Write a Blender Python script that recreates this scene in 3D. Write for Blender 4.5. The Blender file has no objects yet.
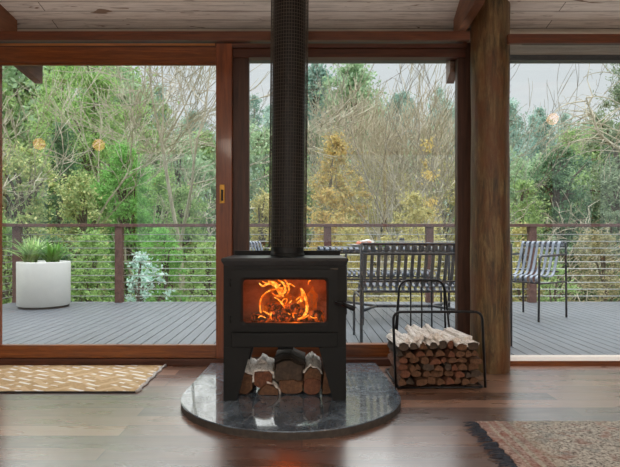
import bpy, bmesh, math, random
import numpy as np
from mathutils import Vector, Matrix

random.seed(7)
S = bpy.context.scene
C = S.collection
PI = math.pi
FILL_LAMP = 34.0  # strength of the added fill lamps
F, CX, CY, CH = 530.0, 302.0, 238.0, 0.84          # focal length and horizon of a 620x467 frame, camera height


def P(px, py, y):
    """world point at depth y seen at pixel px, py"""
    return Vector(((px - CX) * y / F, y, CH - (py - CY) * y / F))


# ------------------------------------------------------------------ materials
def srgb(r, g, b):
    def f(c):
        c /= 255.0
        return c / 12.92 if c <= 0.04045 else ((c + 0.055) / 1.055) ** 2.4
    return (f(r), f(g), f(b), 1.0)


class NT:
    def __init__(self, name):
        self.m = bpy.data.materials.new(name)
        self.m.use_nodes = True
        self.t = self.m.node_tree
        self.t.nodes.clear()
        self.out = self.n('ShaderNodeOutputMaterial')

    def n(self, typ, **kw):
        nd = self.t.nodes.new(typ)
        for k, v in kw.items():
            if k in nd.inputs:
                nd.inputs[k].default_value = v
            else:
                setattr(nd, k, v)
        return nd

    def l(self, a, b):
        self.t.links.new(a, b)

    def coords(self, scale=(1, 1, 1), rot=(0, 0, 0), kind='Object'):
        tc = self.n('ShaderNodeTexCoord')
        mp = self.n('ShaderNodeMapping')
        mp.inputs['Scale'].default_value = scale
        mp.inputs['Rotation'].default_value = rot
        self.l(tc.outputs[kind], mp.inputs[0])
        return mp.outputs[0]

    def noise(self, vec, scale=5, detail=4, rough=0.55, dist=0.0):
        nd = self.n('ShaderNodeTexNoise')
        nd.inputs['Scale'].default_value = scale
        nd.inputs['Detail'].default_value = detail
        nd.inputs['Roughness'].default_value = rough
        nd.inputs['Distortion'].default_value = dist
        if vec is not None:
            self.l(vec, nd.inputs['Vector'])
        return nd.outputs['Fac']

    def ramp(self, fac, stops, interp='LINEAR'):
        r = self.n('ShaderNodeValToRGB')
        r.color_ramp.interpolation = interp
        el = r.color_ramp.elements
        while len(el) < len(stops):
            el.new(0.5)
        for e, (p, c) in zip(el, stops):
            e.position = p
            e.color = c
        self.l(fac, r.inputs[0])
        return r.outputs[0]

    def mix(self, fac, a, b, mode='MIX'):
        m = self.n('ShaderNodeMix', data_type='RGBA', blend_type=mode)
        for s, v in ((m.inputs[0], fac), (m.inputs[6], a), (m.inputs[7], b)):
            if hasattr(v, 'default_value') or hasattr(v, 'links'):
                self.l(v, s)
            else:
                s.default_value = v
        return m.outputs[2]

    def math(self, op, a, b=0.0):
        m = self.n('ShaderNodeMath', operation=op)
        for s, v in ((m.inputs[0], a), (m.inputs[1], b)):
            if hasattr(v, 'links'):
                self.l(v, s)
            else:
                s.default_value = v
        return m.outputs[0]

    def bsdf(self, color, rough=0.6, metal=0.0, bump=None, bstr=0.3, bdist=0.01, coat=0.0, spec=0.5, coat_rough=0.1, coat_ior=1.5):
        p = self.n('ShaderNodeBsdfPrincipled')
        if hasattr(color, 'links'):
            self.l(color, p.inputs['Base Color'])
        else:
            p.inputs['Base Color'].default_value = color
        if hasattr(rough, 'links'):
            self.l(rough, p.inputs['Roughness'])
        else:
            p.inputs['Roughness'].default_value = rough
        p.inputs['Metallic'].default_value = metal
        p.inputs['Coat Weight'].default_value = coat
        p.inputs['Coat Roughness'].default_value = coat_rough
        p.inputs['Coat IOR'].default_value = coat_ior
        p.inputs['Specular IOR Level'].default_value = spec
        if bump is not None:
            b = self.n('ShaderNodeBump')
            b.inputs['Strength'].default_value = bstr
            b.inputs['Distance'].default_value = bdist
            self.l(bump, b.inputs['Height'])
            self.l(b.outputs[0], p.inputs['Normal'])
        self.l(p.outputs[0], self.out.inputs[0])
        return p


def wood(name, dark, mid, light, scale=(1, 1, 1), rough=0.45, coat=0.0, nscale=6, bstr=0.15, spec=0.5):
    """streaky timber; the small component of scale lies along the grain"""
    k = NT(name)
    v = k.coords(scale)
    a = k.noise(v, nscale, 6, 0.6, 0.6)
    b = k.noise(v, nscale * 4, 3, 0.7)
    f = k.math('ADD', k.math('MULTIPLY', a, 0.7), k.math('MULTIPLY', b, 0.3))
    c = k.ramp(f, [(0.3, dark), (0.5, mid), (0.72, light)])
    k.bsdf(c, rough, bump=f, bstr=bstr, bdist=0.004, coat=coat, spec=spec)
    return k.m


def plain(name, col, rough=0.5, metal=0.0, var=0.12, nscale=30, bstr=0.1, spec=0.5):
    k = NT(name)
    f = k.noise(k.coords(), nscale, 3)
    d = tuple(c * (1 - var) for c in col[:3]) + (1,)
    e = tuple(min(1, c * (1 + var)) for c in col[:3]) + (1,)
    k.bsdf(k.ramp(f, [(0.3, d), (0.7, e)]), rough, metal, bump=f, bstr=bstr, bdist=0.002, spec=spec)
    return k.m


def leafmat(name, cols, rough=0.6, trans=0.38):
    """every leaf takes its own tone"""
    k = NT(name)
    g = k.n('ShaderNodeNewGeometry')
    stops = [(i / max(1, len(cols) - 1), srgb(*[min(250, 14 + q * 1.12) for q in c])) for i, c in enumerate(cols)]
    c = k.ramp(g.outputs['Random Per Island'], stops)
    p = k.n('ShaderNodeBsdfPrincipled')
    k.l(c, p.inputs['Base Color'])
    p.inputs['Roughness'].default_value = rough
    p.inputs['Specular IOR Level'].default_value = 0.25
    t = k.n('ShaderNodeBsdfTranslucent')
    k.l(c, t.inputs['Color'])
    m = k.n('ShaderNodeMixShader')
    m.inputs[0].default_value = trans
    k.l(p.outputs[0], m.inputs[1])
    k.l(t.outputs[0], m.inputs[2])
    k.l(m.outputs[0], k.out.inputs[0])
    return k.m


def glassmat(name, tint=(1, 1, 1, 1), ior=1.5, rough=0.0):
    k = NT(name)
    t = k.n('ShaderNodeBsdfTransparent')
    t.inputs[0].default_value = tint
    g = k.n('ShaderNodeBsdfGlossy')
    g.inputs['Roughness'].default_value = rough
    fr = k.n('ShaderNodeFresnel')
    ge = k.n('ShaderNodeNewGeometry')            # same reflectance at both faces of the pane
    k.l(k.math('ADD', k.math('MULTIPLY', ge.outputs['Backfacing'], 1.0 / ior - ior), ior), fr.inputs['IOR'])
    m = k.n('ShaderNodeMixShader')
    k.l(fr.outputs[0], m.inputs[0])
    k.l(t.outputs[0], m.inputs[1])
    k.l(g.outputs[0], m.inputs[2])
    k.l(m.outputs[0], k.out.inputs[0])
    return k.m


def emitmat(name, col, strength):
    k = NT(name)
    e = k.n('ShaderNodeEmission')
    e.inputs[0].default_value = col
    e.inputs[1].default_value = strength
    k.l(e.outputs[0], k.out.inputs[0])
    return k.m


def floor_material():
    k = NT('polished_floorboards')
    tc = k.coords()
    br = k.n('ShaderNodeTexBrick')
    br.offset = 0.37
    br.inputs['Scale'].default_value = 1
    br.inputs['Brick Width'].default_value = 2.1
    br.inputs['Row Height'].default_value = 0.125
    br.inputs['Mortar Size'].default_value = 0.0018
    br.inputs['Mortar Smooth'].default_value = 0.2
    br.inputs['Color1'].default_value = (0, 0, 0, 1)
    br.inputs['Color2'].default_value = (1, 1, 1, 1)
    br.inputs['Mortar'].default_value = (0.5, 0.5, 0.5, 1)
    k.l(tc, br.inputs['Vector'])
    c = k.ramp(br.outputs['Color'], [(0.0, srgb(70, 46, 38)), (0.35, srgb(118, 82, 66)), (0.7, srgb(162, 118, 94)), (1.0, srgb(196, 154, 130))])
    g = k.noise(k.coords((0.6, 9, 1)), 5, 5, 0.65, 0.5)
    c = k.mix(0.3, c, k.ramp(g, [(0.3, srgb(76, 50, 40)), (0.7, srgb(142, 102, 76))]))
    c = k.mix(br.outputs['Fac'], c, srgb(38, 22, 16))
    r = k.ramp(k.noise(k.coords((1, 4, 1)), 3, 3), [(0.3, (0.22, 0.22, 0.22, 1)), (0.7, (0.38, 0.38, 0.38, 1))])
    h = k.math('SUBTRACT', k.math('MULTIPLY', g, 0.15), br.outputs['Fac'])
    k.bsdf(c, r, bump=h, bstr=0.2, bdist=0.003, coat=1.0, coat_rough=0.22, spec=0.7, coat_ior=2.3)
    return k.m


def ceiling_material():
    k = NT('lightened_ceiling_boards')  # boards coloured lighter to make up for weak light on the ceiling
    br = k.n('ShaderNodeTexBrick')
    br.offset = 0.5
    br.inputs['Scale'].default_value = 1
    br.inputs['Brick Width'].default_value = 3.3
    br.inputs['Row Height'].default_value = 0.092
    br.inputs['Mortar Size'].default_value = 0.003
    br.inputs['Mortar Smooth'].default_value = 0.3
    br.inputs['Color1'].default_value = srgb(222, 214, 206)
    br.inputs['Color2'].default_value = srgb(240, 234, 228)
    br.inputs['Mortar'].default_value = srgb(104, 92, 80)
    k.l(k.coords(), br.inputs['Vector'])
    g = k.noise(k.coords((0.9, 14, 1)), 4, 6, 0.7, 1.0)
    c = k.mix(0.6, br.outputs['Color'], k.ramp(g, [(0.36, srgb(140, 124, 110)), (0.5, srgb(218, 210, 202)), (0.75, srgb(248, 246, 242))]), 'MULTIPLY')
    kn = k.noise(k.coords((1.3, 7, 1)), 3.1, 2, 0.5, 2.0)
    c = k.mix(k.ramp(kn, [(0.66, (0, 0, 0, 1)), (0.71, (1, 1, 1, 1))]), c, srgb(128, 104, 86))
    h = k.math('SUBTRACT', k.math('MULTIPLY', g, 0.2), br.outputs['Fac'])
    k.bsdf(c, 0.6, bump=h, bstr=0.4, bdist=0.006)
    return k.m


def stone_material():
    k = NT('polished_dark_stone')
    v = k.coords()
    a = k.noise(v, 5, 6, 0.7, 1.5)
    b = k.noise(v, 26, 4, 0.65, 0.6)
    c = k.ramp(a, [(0.28, srgb(46, 54, 62)), (0.5, srgb(88, 99, 110)), (0.68, srgb(124, 136, 148))])
    c = k.mix(k.ramp(b, [(0.6, (0, 0, 0, 1)), (0.72, (0.7, 0.7, 0.7, 1))]), c, srgb(44, 42, 42))
    k.bsdf(c, k.ramp(b, [(0.3, (0.12, 0.12, 0.12, 1)), (0.7, (0.34, 0.34, 0.34, 1))]), bump=b, bstr=0.06, bdist=0.002, spec=0.6, coat=1.0, coat_rough=0.05, coat_ior=1.9)
    return k.m


def rug_material():
    k = NT('woven_wool_red_and_beige')
    v = k.coords()
    n1 = k.noise(v, 95, 3, 0.75)
    n2 = k.noise(v, 16, 3, 0.6)
    base = k.ramp(n1, [(0.36, srgb(104, 98, 92)), (0.47, srgb(188, 180, 168)), (0.6, srgb(230, 224, 212))])
    base = k.mix(k.ramp(n2, [(0.53, (0, 0, 0, 1)), (0.66, (0.5, 0.5, 0.5, 1))]), base, srgb(164, 104, 90))
    base = k.mix(k.ramp(k.noise(v, 11, 2), [(0.56, (0, 0, 0, 1)), (0.7, (0.5, 0.5, 0.5, 1))]), base, srgb(120, 130, 132))
    sx = k.n('ShaderNodeSeparateXYZ')
    k.l(k.coords(), sx.inputs[0])
    bands = k.ramp(sx.outputs[0], [(0.0, srgb(168, 96, 80)), (0.032, srgb(190, 172, 148)), (0.045, srgb(164, 90, 76)), (0.075, srgb(192, 176, 156)), (0.1, srgb(170, 104, 86)), (0.13, srgb(180, 160, 136)), (0.15, srgb(180, 160, 136))], 'CONSTANT')
    msk = k.ramp(sx.outputs[0], [(0.135, (0.85, 0.85, 0.85, 1)), (0.2, (0, 0, 0, 1))])
    c = k.mix(msk, base, k.mix(0.5, bands, base))
    k.bsdf(c, 0.95, bump=n1, bstr=1.0, bdist=0.015, spec=0.1)
    return k.m


def mat_material():
    """flat woven mat with a pale zigzag"""
    k = NT('jute_with_zigzag_pattern')
    sx = k.n('ShaderNodeSeparateXYZ')
    k.l(k.coords(), sx.inputs[0])
    x, y = sx.outputs[0], sx.outputs[1]
    zz = k.math('PINGPONG', k.math('MULTIPLY', x, 1.0), 0.13)
    w = k.math('ADD', k.math('MULTIPLY', y, 1.0), k.math('MULTIPLY', zz, 1.1))
    f = k.math('FRACT', k.math('MULTIPLY', w, 6.5), 0)
    stripe = k.math('LESS_THAN', f, 0.34)
    n = k.noise(k.coords((1, 1, 1)), 60, 3, 0.7)
    a = k.ramp(n, [(0.3, srgb(186, 154, 114)), (0.7, srgb(214, 184, 142))])
    c = k.mix(k.math('MULTIPLY', stripe, 0.5), a, srgb(232, 208, 170))
    # short pale stitched dashes in a diamond order
    ch = k.n('ShaderNodeTexBrick')
    ch.offset = 0.5
    ch.inputs['Scale'].default_value = 1
    ch.inputs['Brick Width'].default_value = 0.15
    ch.inputs['Row Height'].default_value = 0.055
    ch.inputs['Mortar Size'].default_value = 0.019
    ch.inputs['Color1'].default_value = (0, 0, 0, 1)
    ch.inputs['Color2'].default_value = (1, 1, 1, 1)
    k.l(k.coords((1, 1, 1), (0, 0, 0.5)), ch.inputs['Vector'])
    dash = k.math('MULTIPLY', k.math('SUBTRACT', 1.0, ch.outputs['Fac']), k.math('GREATER_THAN', k.noise(k.coords((1, 1.6, 1)), 6.5, 1), 0.49))
    c = k.mix(k.math('MULTIPLY', dash, 0.9), c, srgb(252, 248, 240))
    k.bsdf(c, 0.95, bump=n, bstr=0.6, bdist=0.006, spec=0.1)
    return k.m


def post_material():
    k = NT('weathered_round_log')
    v = k.coords((4, 4, 0.5))
    a = k.noise(v, 8, 8, 0.75, 0.6)
    b = k.noise(k.coords((1, 1, 0.6)), 6.0, 6, 0.7)
    c = k.ramp(a, [(0.34, srgb(34, 26, 17)), (0.5, srgb(100, 80, 48)), (0.66, srgb(146, 120, 78))])
    c = k.mix(k.ramp(b, [(0.42, (0, 0, 0, 1)), (0.62, (0.75, 0.75, 0.75, 1))]), c, srgb(104, 60, 28))
    k.bsdf(c, 0.5, bump=a, bstr=0.5, bdist=0.01)
    return k.m


def brick_fire_material():
    k = NT('firebrick')
    n = k.noise(k.coords(), 9, 6, 0.7, 0.4)
    k.bsdf(k.ramp(n, [(0.3, srgb(84, 70, 60)), (0.5, srgb(132, 112, 96)), (0.7, srgb(160, 138, 118))]), 0.9, bump=n, bstr=0.3)
    return k.m


def ember_material():
    k = NT('charred_log_with_embers')
    n = k.noise(k.coords(), 40, 4, 0.7, 0.5)
    p = k.bsdf(k.ramp(n, [(0.3, srgb(18, 14, 12)), (0.7, srgb(56, 40, 32))]), 0.9)
    e = k.ramp(n, [(0.5, (0, 0, 0, 1)), (0.66, (1.0, 0.16, 0.01, 1))])
    k.l(e, p.inputs['Emission Color'])
    p.inputs['Emission Strength'].default_value = 0.8
    return k.m


M = {}
M['floor'] = floor_material()
M['ceiling'] = ceiling_material()
M['stone'] = stone_material()
M['stone_edge'] = plain('rough_stone_edge', srgb(62, 54, 47), 0.7, 0, 0.35, 45, 0.4)
M['rug'] = rug_material()
M['mat'] = mat_material()
M['post'] = post_material()
M['firebrick'] = brick_fire_material()
M['ember'] = ember_material()
M['redwood_h'] = wood('red_hardwood_horizontal', srgb(84, 42, 14), srgb(128, 68, 24), srgb(164, 96, 40), (0.5, 8, 8), 0.38, coat=0.2)
M['redwood_v'] = wood('red_hardwood_vertical', srgb(92, 44, 16), srgb(132, 66, 26), srgb(158, 86, 36), (8, 8, 0.5), 0.38, coat=0.2)
M['darkwood_h'] = wood('dark_hardwood_horizontal', srgb(58, 30, 18), srgb(84, 44, 26), srgb(106, 60, 36), (0.5, 8, 8), 0.45)
M['pelmet'] = wood('red_brown_pelmet_board', srgb(66, 30, 12), srgb(96, 48, 20), srgb(122, 66, 30), (0.5, 8, 8), 0.45)
M['darkwood_v'] = wood('dark_hardwood_vertical', srgb(52, 32, 24), srgb(78, 50, 38), srgb(98, 66, 50), (8, 8, 0.5), 0.5)
M['honeywood'] = wood('honey_coloured_moulding', srgb(150, 92, 46), srgb(188, 122, 66), srgb(208, 146, 86), (0.5, 8, 8), 0.35, coat=0.2)
M['rafter'] = wood('rafter_timber', srgb(84, 52, 34), srgb(116, 74, 50), srgb(140, 92, 62), (4, 0.4, 4), 0.55)
M['rail'] = wood('brown_stained_railing', srgb(70, 46, 42), srgb(98, 68, 62), srgb(118, 86, 78), (3, 3, 3), 0.55)
M['deck'] = wood('grey_weathered_decking', srgb(84, 88, 92), srgb(100, 104, 109), srgb(114, 118, 123), (7, 0.35, 7), 0.5, nscale=5)
M['softwood'] = wood('pale_soffit_boards', srgb(140, 124, 108), srgb(176, 160, 142), srgb(196, 180, 162), (0.5, 9, 5), 0.6)
M['wall'] = plain('warm_plaster', srgb(176, 164, 148), 0.8, var=0.05, nscale=4)
M['sillsheen'] = plain('sill_top_sheen', srgb(214, 198, 186), 0.4, var=0.06)  # pale tone stands in for sky reflected on the sill top
M['gutter'] = plain('dark_grey_metal_gutter', srgb(62, 66, 72), 0.45, 0.3)
M['glass'] = glassmat('window_glass', (0.96, 0.975, 0.97, 1))
M['stoveglass'] = glassmat('stove_door_glass', (0.95, 0.9, 0.85, 1), 1.3)
M['iron'] = plain('black_stove_iron', srgb(17, 17, 16), 0.55, 0.0, 0.2, 60, 0.12, spec=0.3)
M['irontop'] = plain('matt_black_top_plate', srgb(24, 24, 25), 0.38, 0.1, 0.15, 40)
M['flue'] = plain('black_flue_pipe', srgb(22, 21, 21), 0.42, 0.2, 0.2, 20)
M['mesh'] = plain('wire_mesh', srgb(100, 94, 86), 0.35, 0.5, 0.1, 40)
M['rod'] = plain('black_steel_rod', srgb(26, 26, 28), 0.35, 0.5, 0.1)
M['chairmetal'] = plain('anthracite_coated_steel', srgb(90, 98, 110), 0.33, 0.25, 0.08, 20)
M['chairlit'] = plain('sky_lit_coated_steel', srgb(128, 136, 148), 0.35, 0.2, 0.06, 20)  # furniture steel painted lighter for the sky light on the armchair slats
M['frame_metal'] = plain('dark_coated_tube', srgb(52, 56, 62), 0.4, 0.3, 0.08, 20)
M['brass'] = plain('aged_brass', srgb(176, 128, 60), 0.35, 0.9, 0.1)
M['wire'] = plain('stainless_cable', srgb(206, 208, 206), 0.3, 0.6, 0.05)
M['planter'] = plain('smooth_white_concrete', srgb(226, 226, 220), 0.6, 0, 0.03, 12)
M['shadowgap'] = plain('dark_plinth', srgb(46, 44, 42), 0.8)
M['soil'] = plain('potting_soil', srgb(52, 40, 32), 0.95, 0, 0.3)
M['woodend'] = wood('split_brown_timber', srgb(48, 31, 20), srgb(96, 64, 42), srgb(138, 98, 68), (6, 3, 6), 0.85, nscale=12, bstr=0.5)
M['woodred'] = wood('split_reddish_timber', srgb(54, 32, 21), srgb(104, 62, 42), srgb(142, 94, 66), (6, 3, 6), 0.85, nscale=12, bstr=0.5)
M['wooddark'] = wood('dark_bark_timber', srgb(40, 32, 28), srgb(70, 56, 46), srgb(98, 80, 64), (4, 4, 4), 0.9, nscale=9, bstr=0.7)
M['bark'] = wood('pale_papery_bark', srgb(110, 84, 68), srgb(240, 230, 220), srgb(254, 250, 246), (9, 2.0, 9), 0.8, nscale=9, bstr=0.8)
M['fringe'] = plain('charcoal_yarn', srgb(54, 58, 68), 0.95, 0, 0.3, 60)
M['binding'] = plain('pale_binding', srgb(204, 196, 190), 0.9, 0, 0.2, 40)
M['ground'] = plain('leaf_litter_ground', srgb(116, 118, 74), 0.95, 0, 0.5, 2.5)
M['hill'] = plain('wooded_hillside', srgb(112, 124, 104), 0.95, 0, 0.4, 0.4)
M['barktrunk'] = wood('brown_tree_trunk', srgb(60, 52, 44), srgb(96, 86, 74), srgb(128, 118, 104), (4, 4, 0.8), 0.9, bstr=0.4)
M['greybark'] = wood('grey_branch', srgb(108, 102, 92), srgb(142, 135, 122), srgb(166, 158, 146), (3, 3, 1), 0.85, nscale=4, bstr=0.2)
M['tanbark'] = wood('tan_branch', srgb(122, 112, 94), srgb(152, 142, 120), srgb(174, 164, 142), (3, 3, 1), 0.85, nscale=4, bstr=0.2)
M['vasebark'] = wood('pale_tan_branch', srgb(150, 140, 118), srgb(184, 174, 150), srgb(206, 196, 174), (3, 3, 1), 0.85, nscale=4, bstr=0.2)
M['palebark'] = wood('whitish_branch', srgb(146, 138, 118), srgb(182, 174, 152), srgb(206, 200, 182), (3, 3, 1), 0.85, nscale=4, bstr=0.2)
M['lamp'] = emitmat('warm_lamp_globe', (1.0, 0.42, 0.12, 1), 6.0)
M['cove'] = emitmat('ceiling_fill_glow', (1.0, .94, .88, 1), 3.4)  # glow of the added ceiling fill strips
M['fill_lamp_glow'] = emitmat('warm_white_fill_glow', (1.0, .88, .74, 1), FILL_LAMP)
M['plate'] = plain('white_glazed_plate', srgb(232, 228, 222), 0.3, 0, 0.03)
M['food'] = plain('baked_orange_crust', srgb(176, 104, 74), 0.7, 0, 0.35, 60)
M['herb'] = plain('green_herbs', srgb(120, 168, 70), 0.7, 0, 0.3, 60)
M['jar'] = plain('grey_stoneware', srgb(140, 138, 132), 0.4, 0, 0.1)
M['lid'] = plain('dark_lid', srgb(44, 42, 42), 0.5)

LEAF = {
    'vivid': leafmat('vivid_green_needles', [(92, 140, 66), (116, 168, 86), (138, 186, 104), (78, 122, 62)]),
    'mid': leafmat('mid_green_leaves', [(98, 128, 74), (132, 158, 96), (156, 178, 118), (84, 112, 66)]),
    'lacy': leafmat('lacy_green_foliage', [(110, 142, 82), (140, 172, 98), (160, 186, 116), (92, 120, 76)]),
    'dark': leafmat('dark_green_leaves', [(56, 84, 60), (78, 110, 76), (100, 132, 92), (66, 96, 70)]),
    'yellowgreen': leafmat('yellow_green_leaves', [(112, 134, 80), (152, 168, 108), (108, 138, 84), (184, 188, 132), (98, 120, 72), (214, 204, 146), (134, 154, 98)]),
    'yellow': leafmat('autumn_yellow_leaves', [(172, 152, 96), (190, 168, 100), (162, 132, 88), (166, 156, 98), (134, 130, 86), (182, 154, 84)]),
    'gold': leafmat('golden_leaves', [(184, 162, 96), (196, 174, 106), (160, 144, 88)]),
    'silver': leafmat('silvery_blue_leaves', [(160, 192, 178), (190, 216, 204), (136, 168, 152), (206, 226, 216)]),
    'olive': leafmat('olive_and_straw_leaves', [(170, 158, 100), (150, 146, 88), (190, 178, 122), (122, 124, 76)]),
    'straw': leafmat('dry_straw', [(150, 140, 104), (120, 118, 80), (172, 158, 122), (100, 108, 72), (132, 128, 100)]),
    'euca': leafmat('hazed_bluish_eucalypt_leaves', [(140, 164, 152), (158, 180, 168), (124, 148, 136), (172, 190, 178)]),  # bluish leaf tone with distance haze painted in, likewise the next three
    'euca_dark': leafmat('hazed_deep_bluish_leaves', [(116, 144, 132), (132, 160, 144), (102, 128, 118), (150, 172, 158)]),
    'euca_green': leafmat('hazed_grey_green_crown', [(132, 156, 122), (150, 172, 134), (116, 140, 108), (164, 184, 146)]),
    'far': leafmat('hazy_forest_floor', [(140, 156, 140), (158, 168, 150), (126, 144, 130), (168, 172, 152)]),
    'strap': leafmat('striped_strap_leaves', [(156, 182, 126), (196, 210, 160), (134, 166, 106), (214, 222, 184)]),
    'strapgreen': leafmat('green_strap_leaves', [(104, 148, 72), (130, 172, 90), (90, 130, 66)]),
    'conifer': leafmat('drooping_grey_green_needles', [(94, 112, 88), (116, 132, 104), (138, 150, 120), (78, 96, 76)]),
}


# ------------------------------------------------------------------ mesh helpers
class MB:
    """collects shapes with a material slot each and links them as one mesh object"""

    def __init__(self):
        self.v, self.f, self.mi, self.sm = [], [], [], []

    def add(self, verts, faces, mi=0, smooth=False):
        b = len(self.v)
        self.v.extend([tuple(p) for p in verts])
        for f in faces:
            self.f.append([i + b for i in f])
            self.mi.append(mi)
            self.sm.append(smooth)
        return self

    def box(self, x0, x1, y0, y1, z0, z1, mi=0, bevel=0.0):
        if bevel > 0:
            bm = bmesh.new()
            bmesh.ops.create_cube(bm, size=1)
            for v in bm.verts:
                v.co = Vector(((x0 + x1) / 2 + v.co.x * (x1 - x0), (y0 + y1) / 2 + v.co.y * (y1 - y0), (z0 + z1) / 2 + v.co.z * (z1 - z0)))
            bmesh.ops.bevel(bm, geom=list(bm.edges), offset=bevel, segments=2, affect='EDGES', profile=0.6)
            self.bm(bm, mi)
            return self
        vs = [(x, y, z) for z in (z0, z1) for y in (y0, y1) for x in (x0, x1)]
        self.add(vs, [(0, 2, 3, 1), (4, 5, 7, 6), (0, 1, 5, 4), (2, 6, 7, 3), (0, 4, 6, 2), (1, 3, 7, 5)], mi)
        return self

    def bm(self, bm, mi=0, smooth=False):
        bm.verts.index_update()
        self.add([v.co[:] for v in bm.verts], [[v.index for v in f.verts] for f in bm.faces], mi, smooth)
        bm.free()
        return self

    def prism(self, pts, z0, z1, mi=0, mat=None):
        """extrude a plan outline"""
        n = len(pts)
        vs = [(p[0], p[1], z0) for p in pts] + [(p[0], p[1], z1) for p in pts]
        if mat is not None:
            vs = [mat @ Vector(v) for v in vs]
        fs = [list(range(n))[::-1], list(range(n, 2 * n))] + [(i, (i + 1) % n, n + (i + 1) % n, n + i) for i in range(n)]
        return self.add(vs, fs, mi)

    def tube(self, pts, r, sides=8, mi=0, cap=True, flat=None):
        """sweep along pts; r one radius or one per point; flat=(w,h,side vector) sweeps a flat bar instead"""
        pts = [Vector(p) for p in pts]
        n = len(pts)
        rs = r if isinstance(r, (list, tuple)) else [r] * n
        ref = None
        base = len(self.v)
        vs = []
        for i, p in enumerate(pts):
            t = (pts[min(i + 1, n - 1)] - pts[max(i - 1, 0)])
            t = t.normalized() if t.length > 1e-9 else Vector((0, 0, 1))
            if flat:
                w, h, sv = flat
                sv = Vector(sv).normalized()
                nv = t.cross(sv).normalized()
                vs += [p + sv * w / 2 + nv * h / 2, p - sv * w / 2 + nv * h / 2, p - sv * w / 2 - nv * h / 2, p + sv * w / 2 - nv * h / 2]
                continue
            if ref is None:
                ref = Vector((0, 0, 1)) if abs(t.z) < 0.9 else Vector((1, 0, 0))
                a = t.cross(ref).normalized()
            else:
                a = (a - t * a.dot(t))
                a = a.normalized() if a.length > 1e-6 else t.orthogonal().normalized()
            b = t.cross(a)
            for k in range(sides):
                th = 2 * PI * k / sides
                vs.append(p + (a * math.cos(th) + b * math.sin(th)) * rs[i])
        if flat:
            sides = 4
        fs = []
        for i in range(n - 1):
            for k in range(sides):
                k2 = (k + 1) % sides
                fs.append((i * sides + k, i * sides + k2, (i + 1) * sides + k2, (i + 1) * sides + k))
        if cap:
            fs.append(list(range(sides))[::-1])
            fs.append([(n - 1) * sides + k for k in range(sides)])
        self.add(vs, fs, mi, smooth=not flat and sides > 4)
        return self

    def lathe(self, prof, c=(0, 0, 0), seg=32, mi=0, smooth=True, cap=True):
        vs, fs = [], []
        for (r, z) in prof:
            for k in range(seg):
                th = 2 * PI * k / seg
                vs.append((c[0] + r * math.cos(th), c[1] + r * math.sin(th), c[2] + z))
        for i in range(len(prof) - 1):
            for k in range(seg):
                k2 = (k + 1) % seg
                fs.append((i * seg + k, i * seg + k2, (i + 1) * seg + k2, (i + 1) * seg + k))
        self.add(vs, fs, mi, smooth)
        if cap:
            self.add(vs[:seg], [list(range(seg))[::-1]], mi)
            self.add(vs[-seg:], [list(range(seg))], mi)
        return self

    def build(self, name, mats, parent=None, origin=None):
        me = bpy.data.meshes.new(name)
        vs = self.v
        if origin is not None:
            o = Vector(origin)
            vs = [tuple(Vector(v) - o) for v in vs]
        me.from_pydata(vs, [], self.f)
        if not isinstance(mats, (list, tuple)):
            mats = [mats]
        for m in mats:
            me.materials.append(m)
        me.polygons.foreach_set('material_index', self.mi)
        me.polygons.foreach_set('use_smooth', self.sm)
        me.update()
        ob = bpy.data.objects.new(name, me)
        C.objects.link(ob)
        if origin is not None:
            ob.location = origin
        if parent is not None:
            ob.parent = parent
        return ob


def tag(o, label=None, cat=None, group=None, kind=None):
    for k, v in (('label', label), ('category', cat), ('group', group), ('kind', kind)):
        if v:
            o[k] = v
    return o


def empty(name, loc=(0, 0, 0), rz=0.0):
    o = bpy.data.objects.new(name, None)
    C.objects.link(o)
    o.location = loc
    o.rotation_euler = (0, 0, rz)
    o.empty_display_size = 0.1
    return o


def copy_tree(o, parent=None):
    c = o.copy()
    C.objects.link(c)
    if parent is not None:
        c.parent = parent
    for ch in [x for x in KIDS.get(o.name, [])]:
        copy_tree(ch, c)
    return c


KIDS = {}


def index_kids(o):
    KIDS[o.name] = list(o.children)
    for ch in o.children:
        index_kids(ch)


def arc(c, r, a0, a1, n, ax, ay):
    ax, ay, c = Vector(ax), Vector(ay), Vector(c)
    return [c + ax * (r * math.cos(a0 + (a1 - a0) * i / n)) + ay * (r * math.sin(a0 + (a1 - a0) * i / n)) for i in range(n + 1)]


def rounded(pts, r, n=5):
    """polyline with rounded corners"""
    pts = [Vector(p) for p in pts]
    out = [pts[0]]
    for i in range(1, len(pts) - 1):
        a, b, c = pts[i - 1], pts[i], pts[i + 1]
        u, w = (a - b), (c - b)
        rr = min(r, u.length * 0.49, w.length * 0.49)
        p0, p2 = b + u.normalized() * rr, b + w.normalized() * rr
        for k in range(n + 1):
            t = k / n
            out.append(p0 * (1 - t) ** 2 + b * 2 * t * (1 - t) + p2 * t * t)
    out.append(pts[-1])
    return out


# ------------------------------------------------------------------ the room
XL, XR, YB = -4.5, 4.5, -3.6
SL = 0.206                                   # fall of the roof per metre towards the deck


def roofz(y):
    return 2.207 + SL * (3.5 - y)


def ceilz(y):
    return roofz(y) + .07                    # lining boards inside sit above the eaves boards


MB().box(XL - .1, XR + .1, YB - .1, 3.66, -0.12, 0.0).build('floor', M['floor'])['kind'] = 'structure'
def roof_piece(m, x0, x1, y0, y1, dz0=0.0, dz1=.1):
    vs = [(x, y, ceilz(y) + d) for d in (dz0, dz1) for (x, y) in ((x0, y0), (x1, y0), (x1, y1), (x0, y1))]
    m.add(vs, [(3, 2, 1, 0), (4, 5, 6, 7), (0, 1, 5, 4), (1, 2, 6, 5), (2, 3, 7, 6), (3, 0, 4, 7)])


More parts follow.
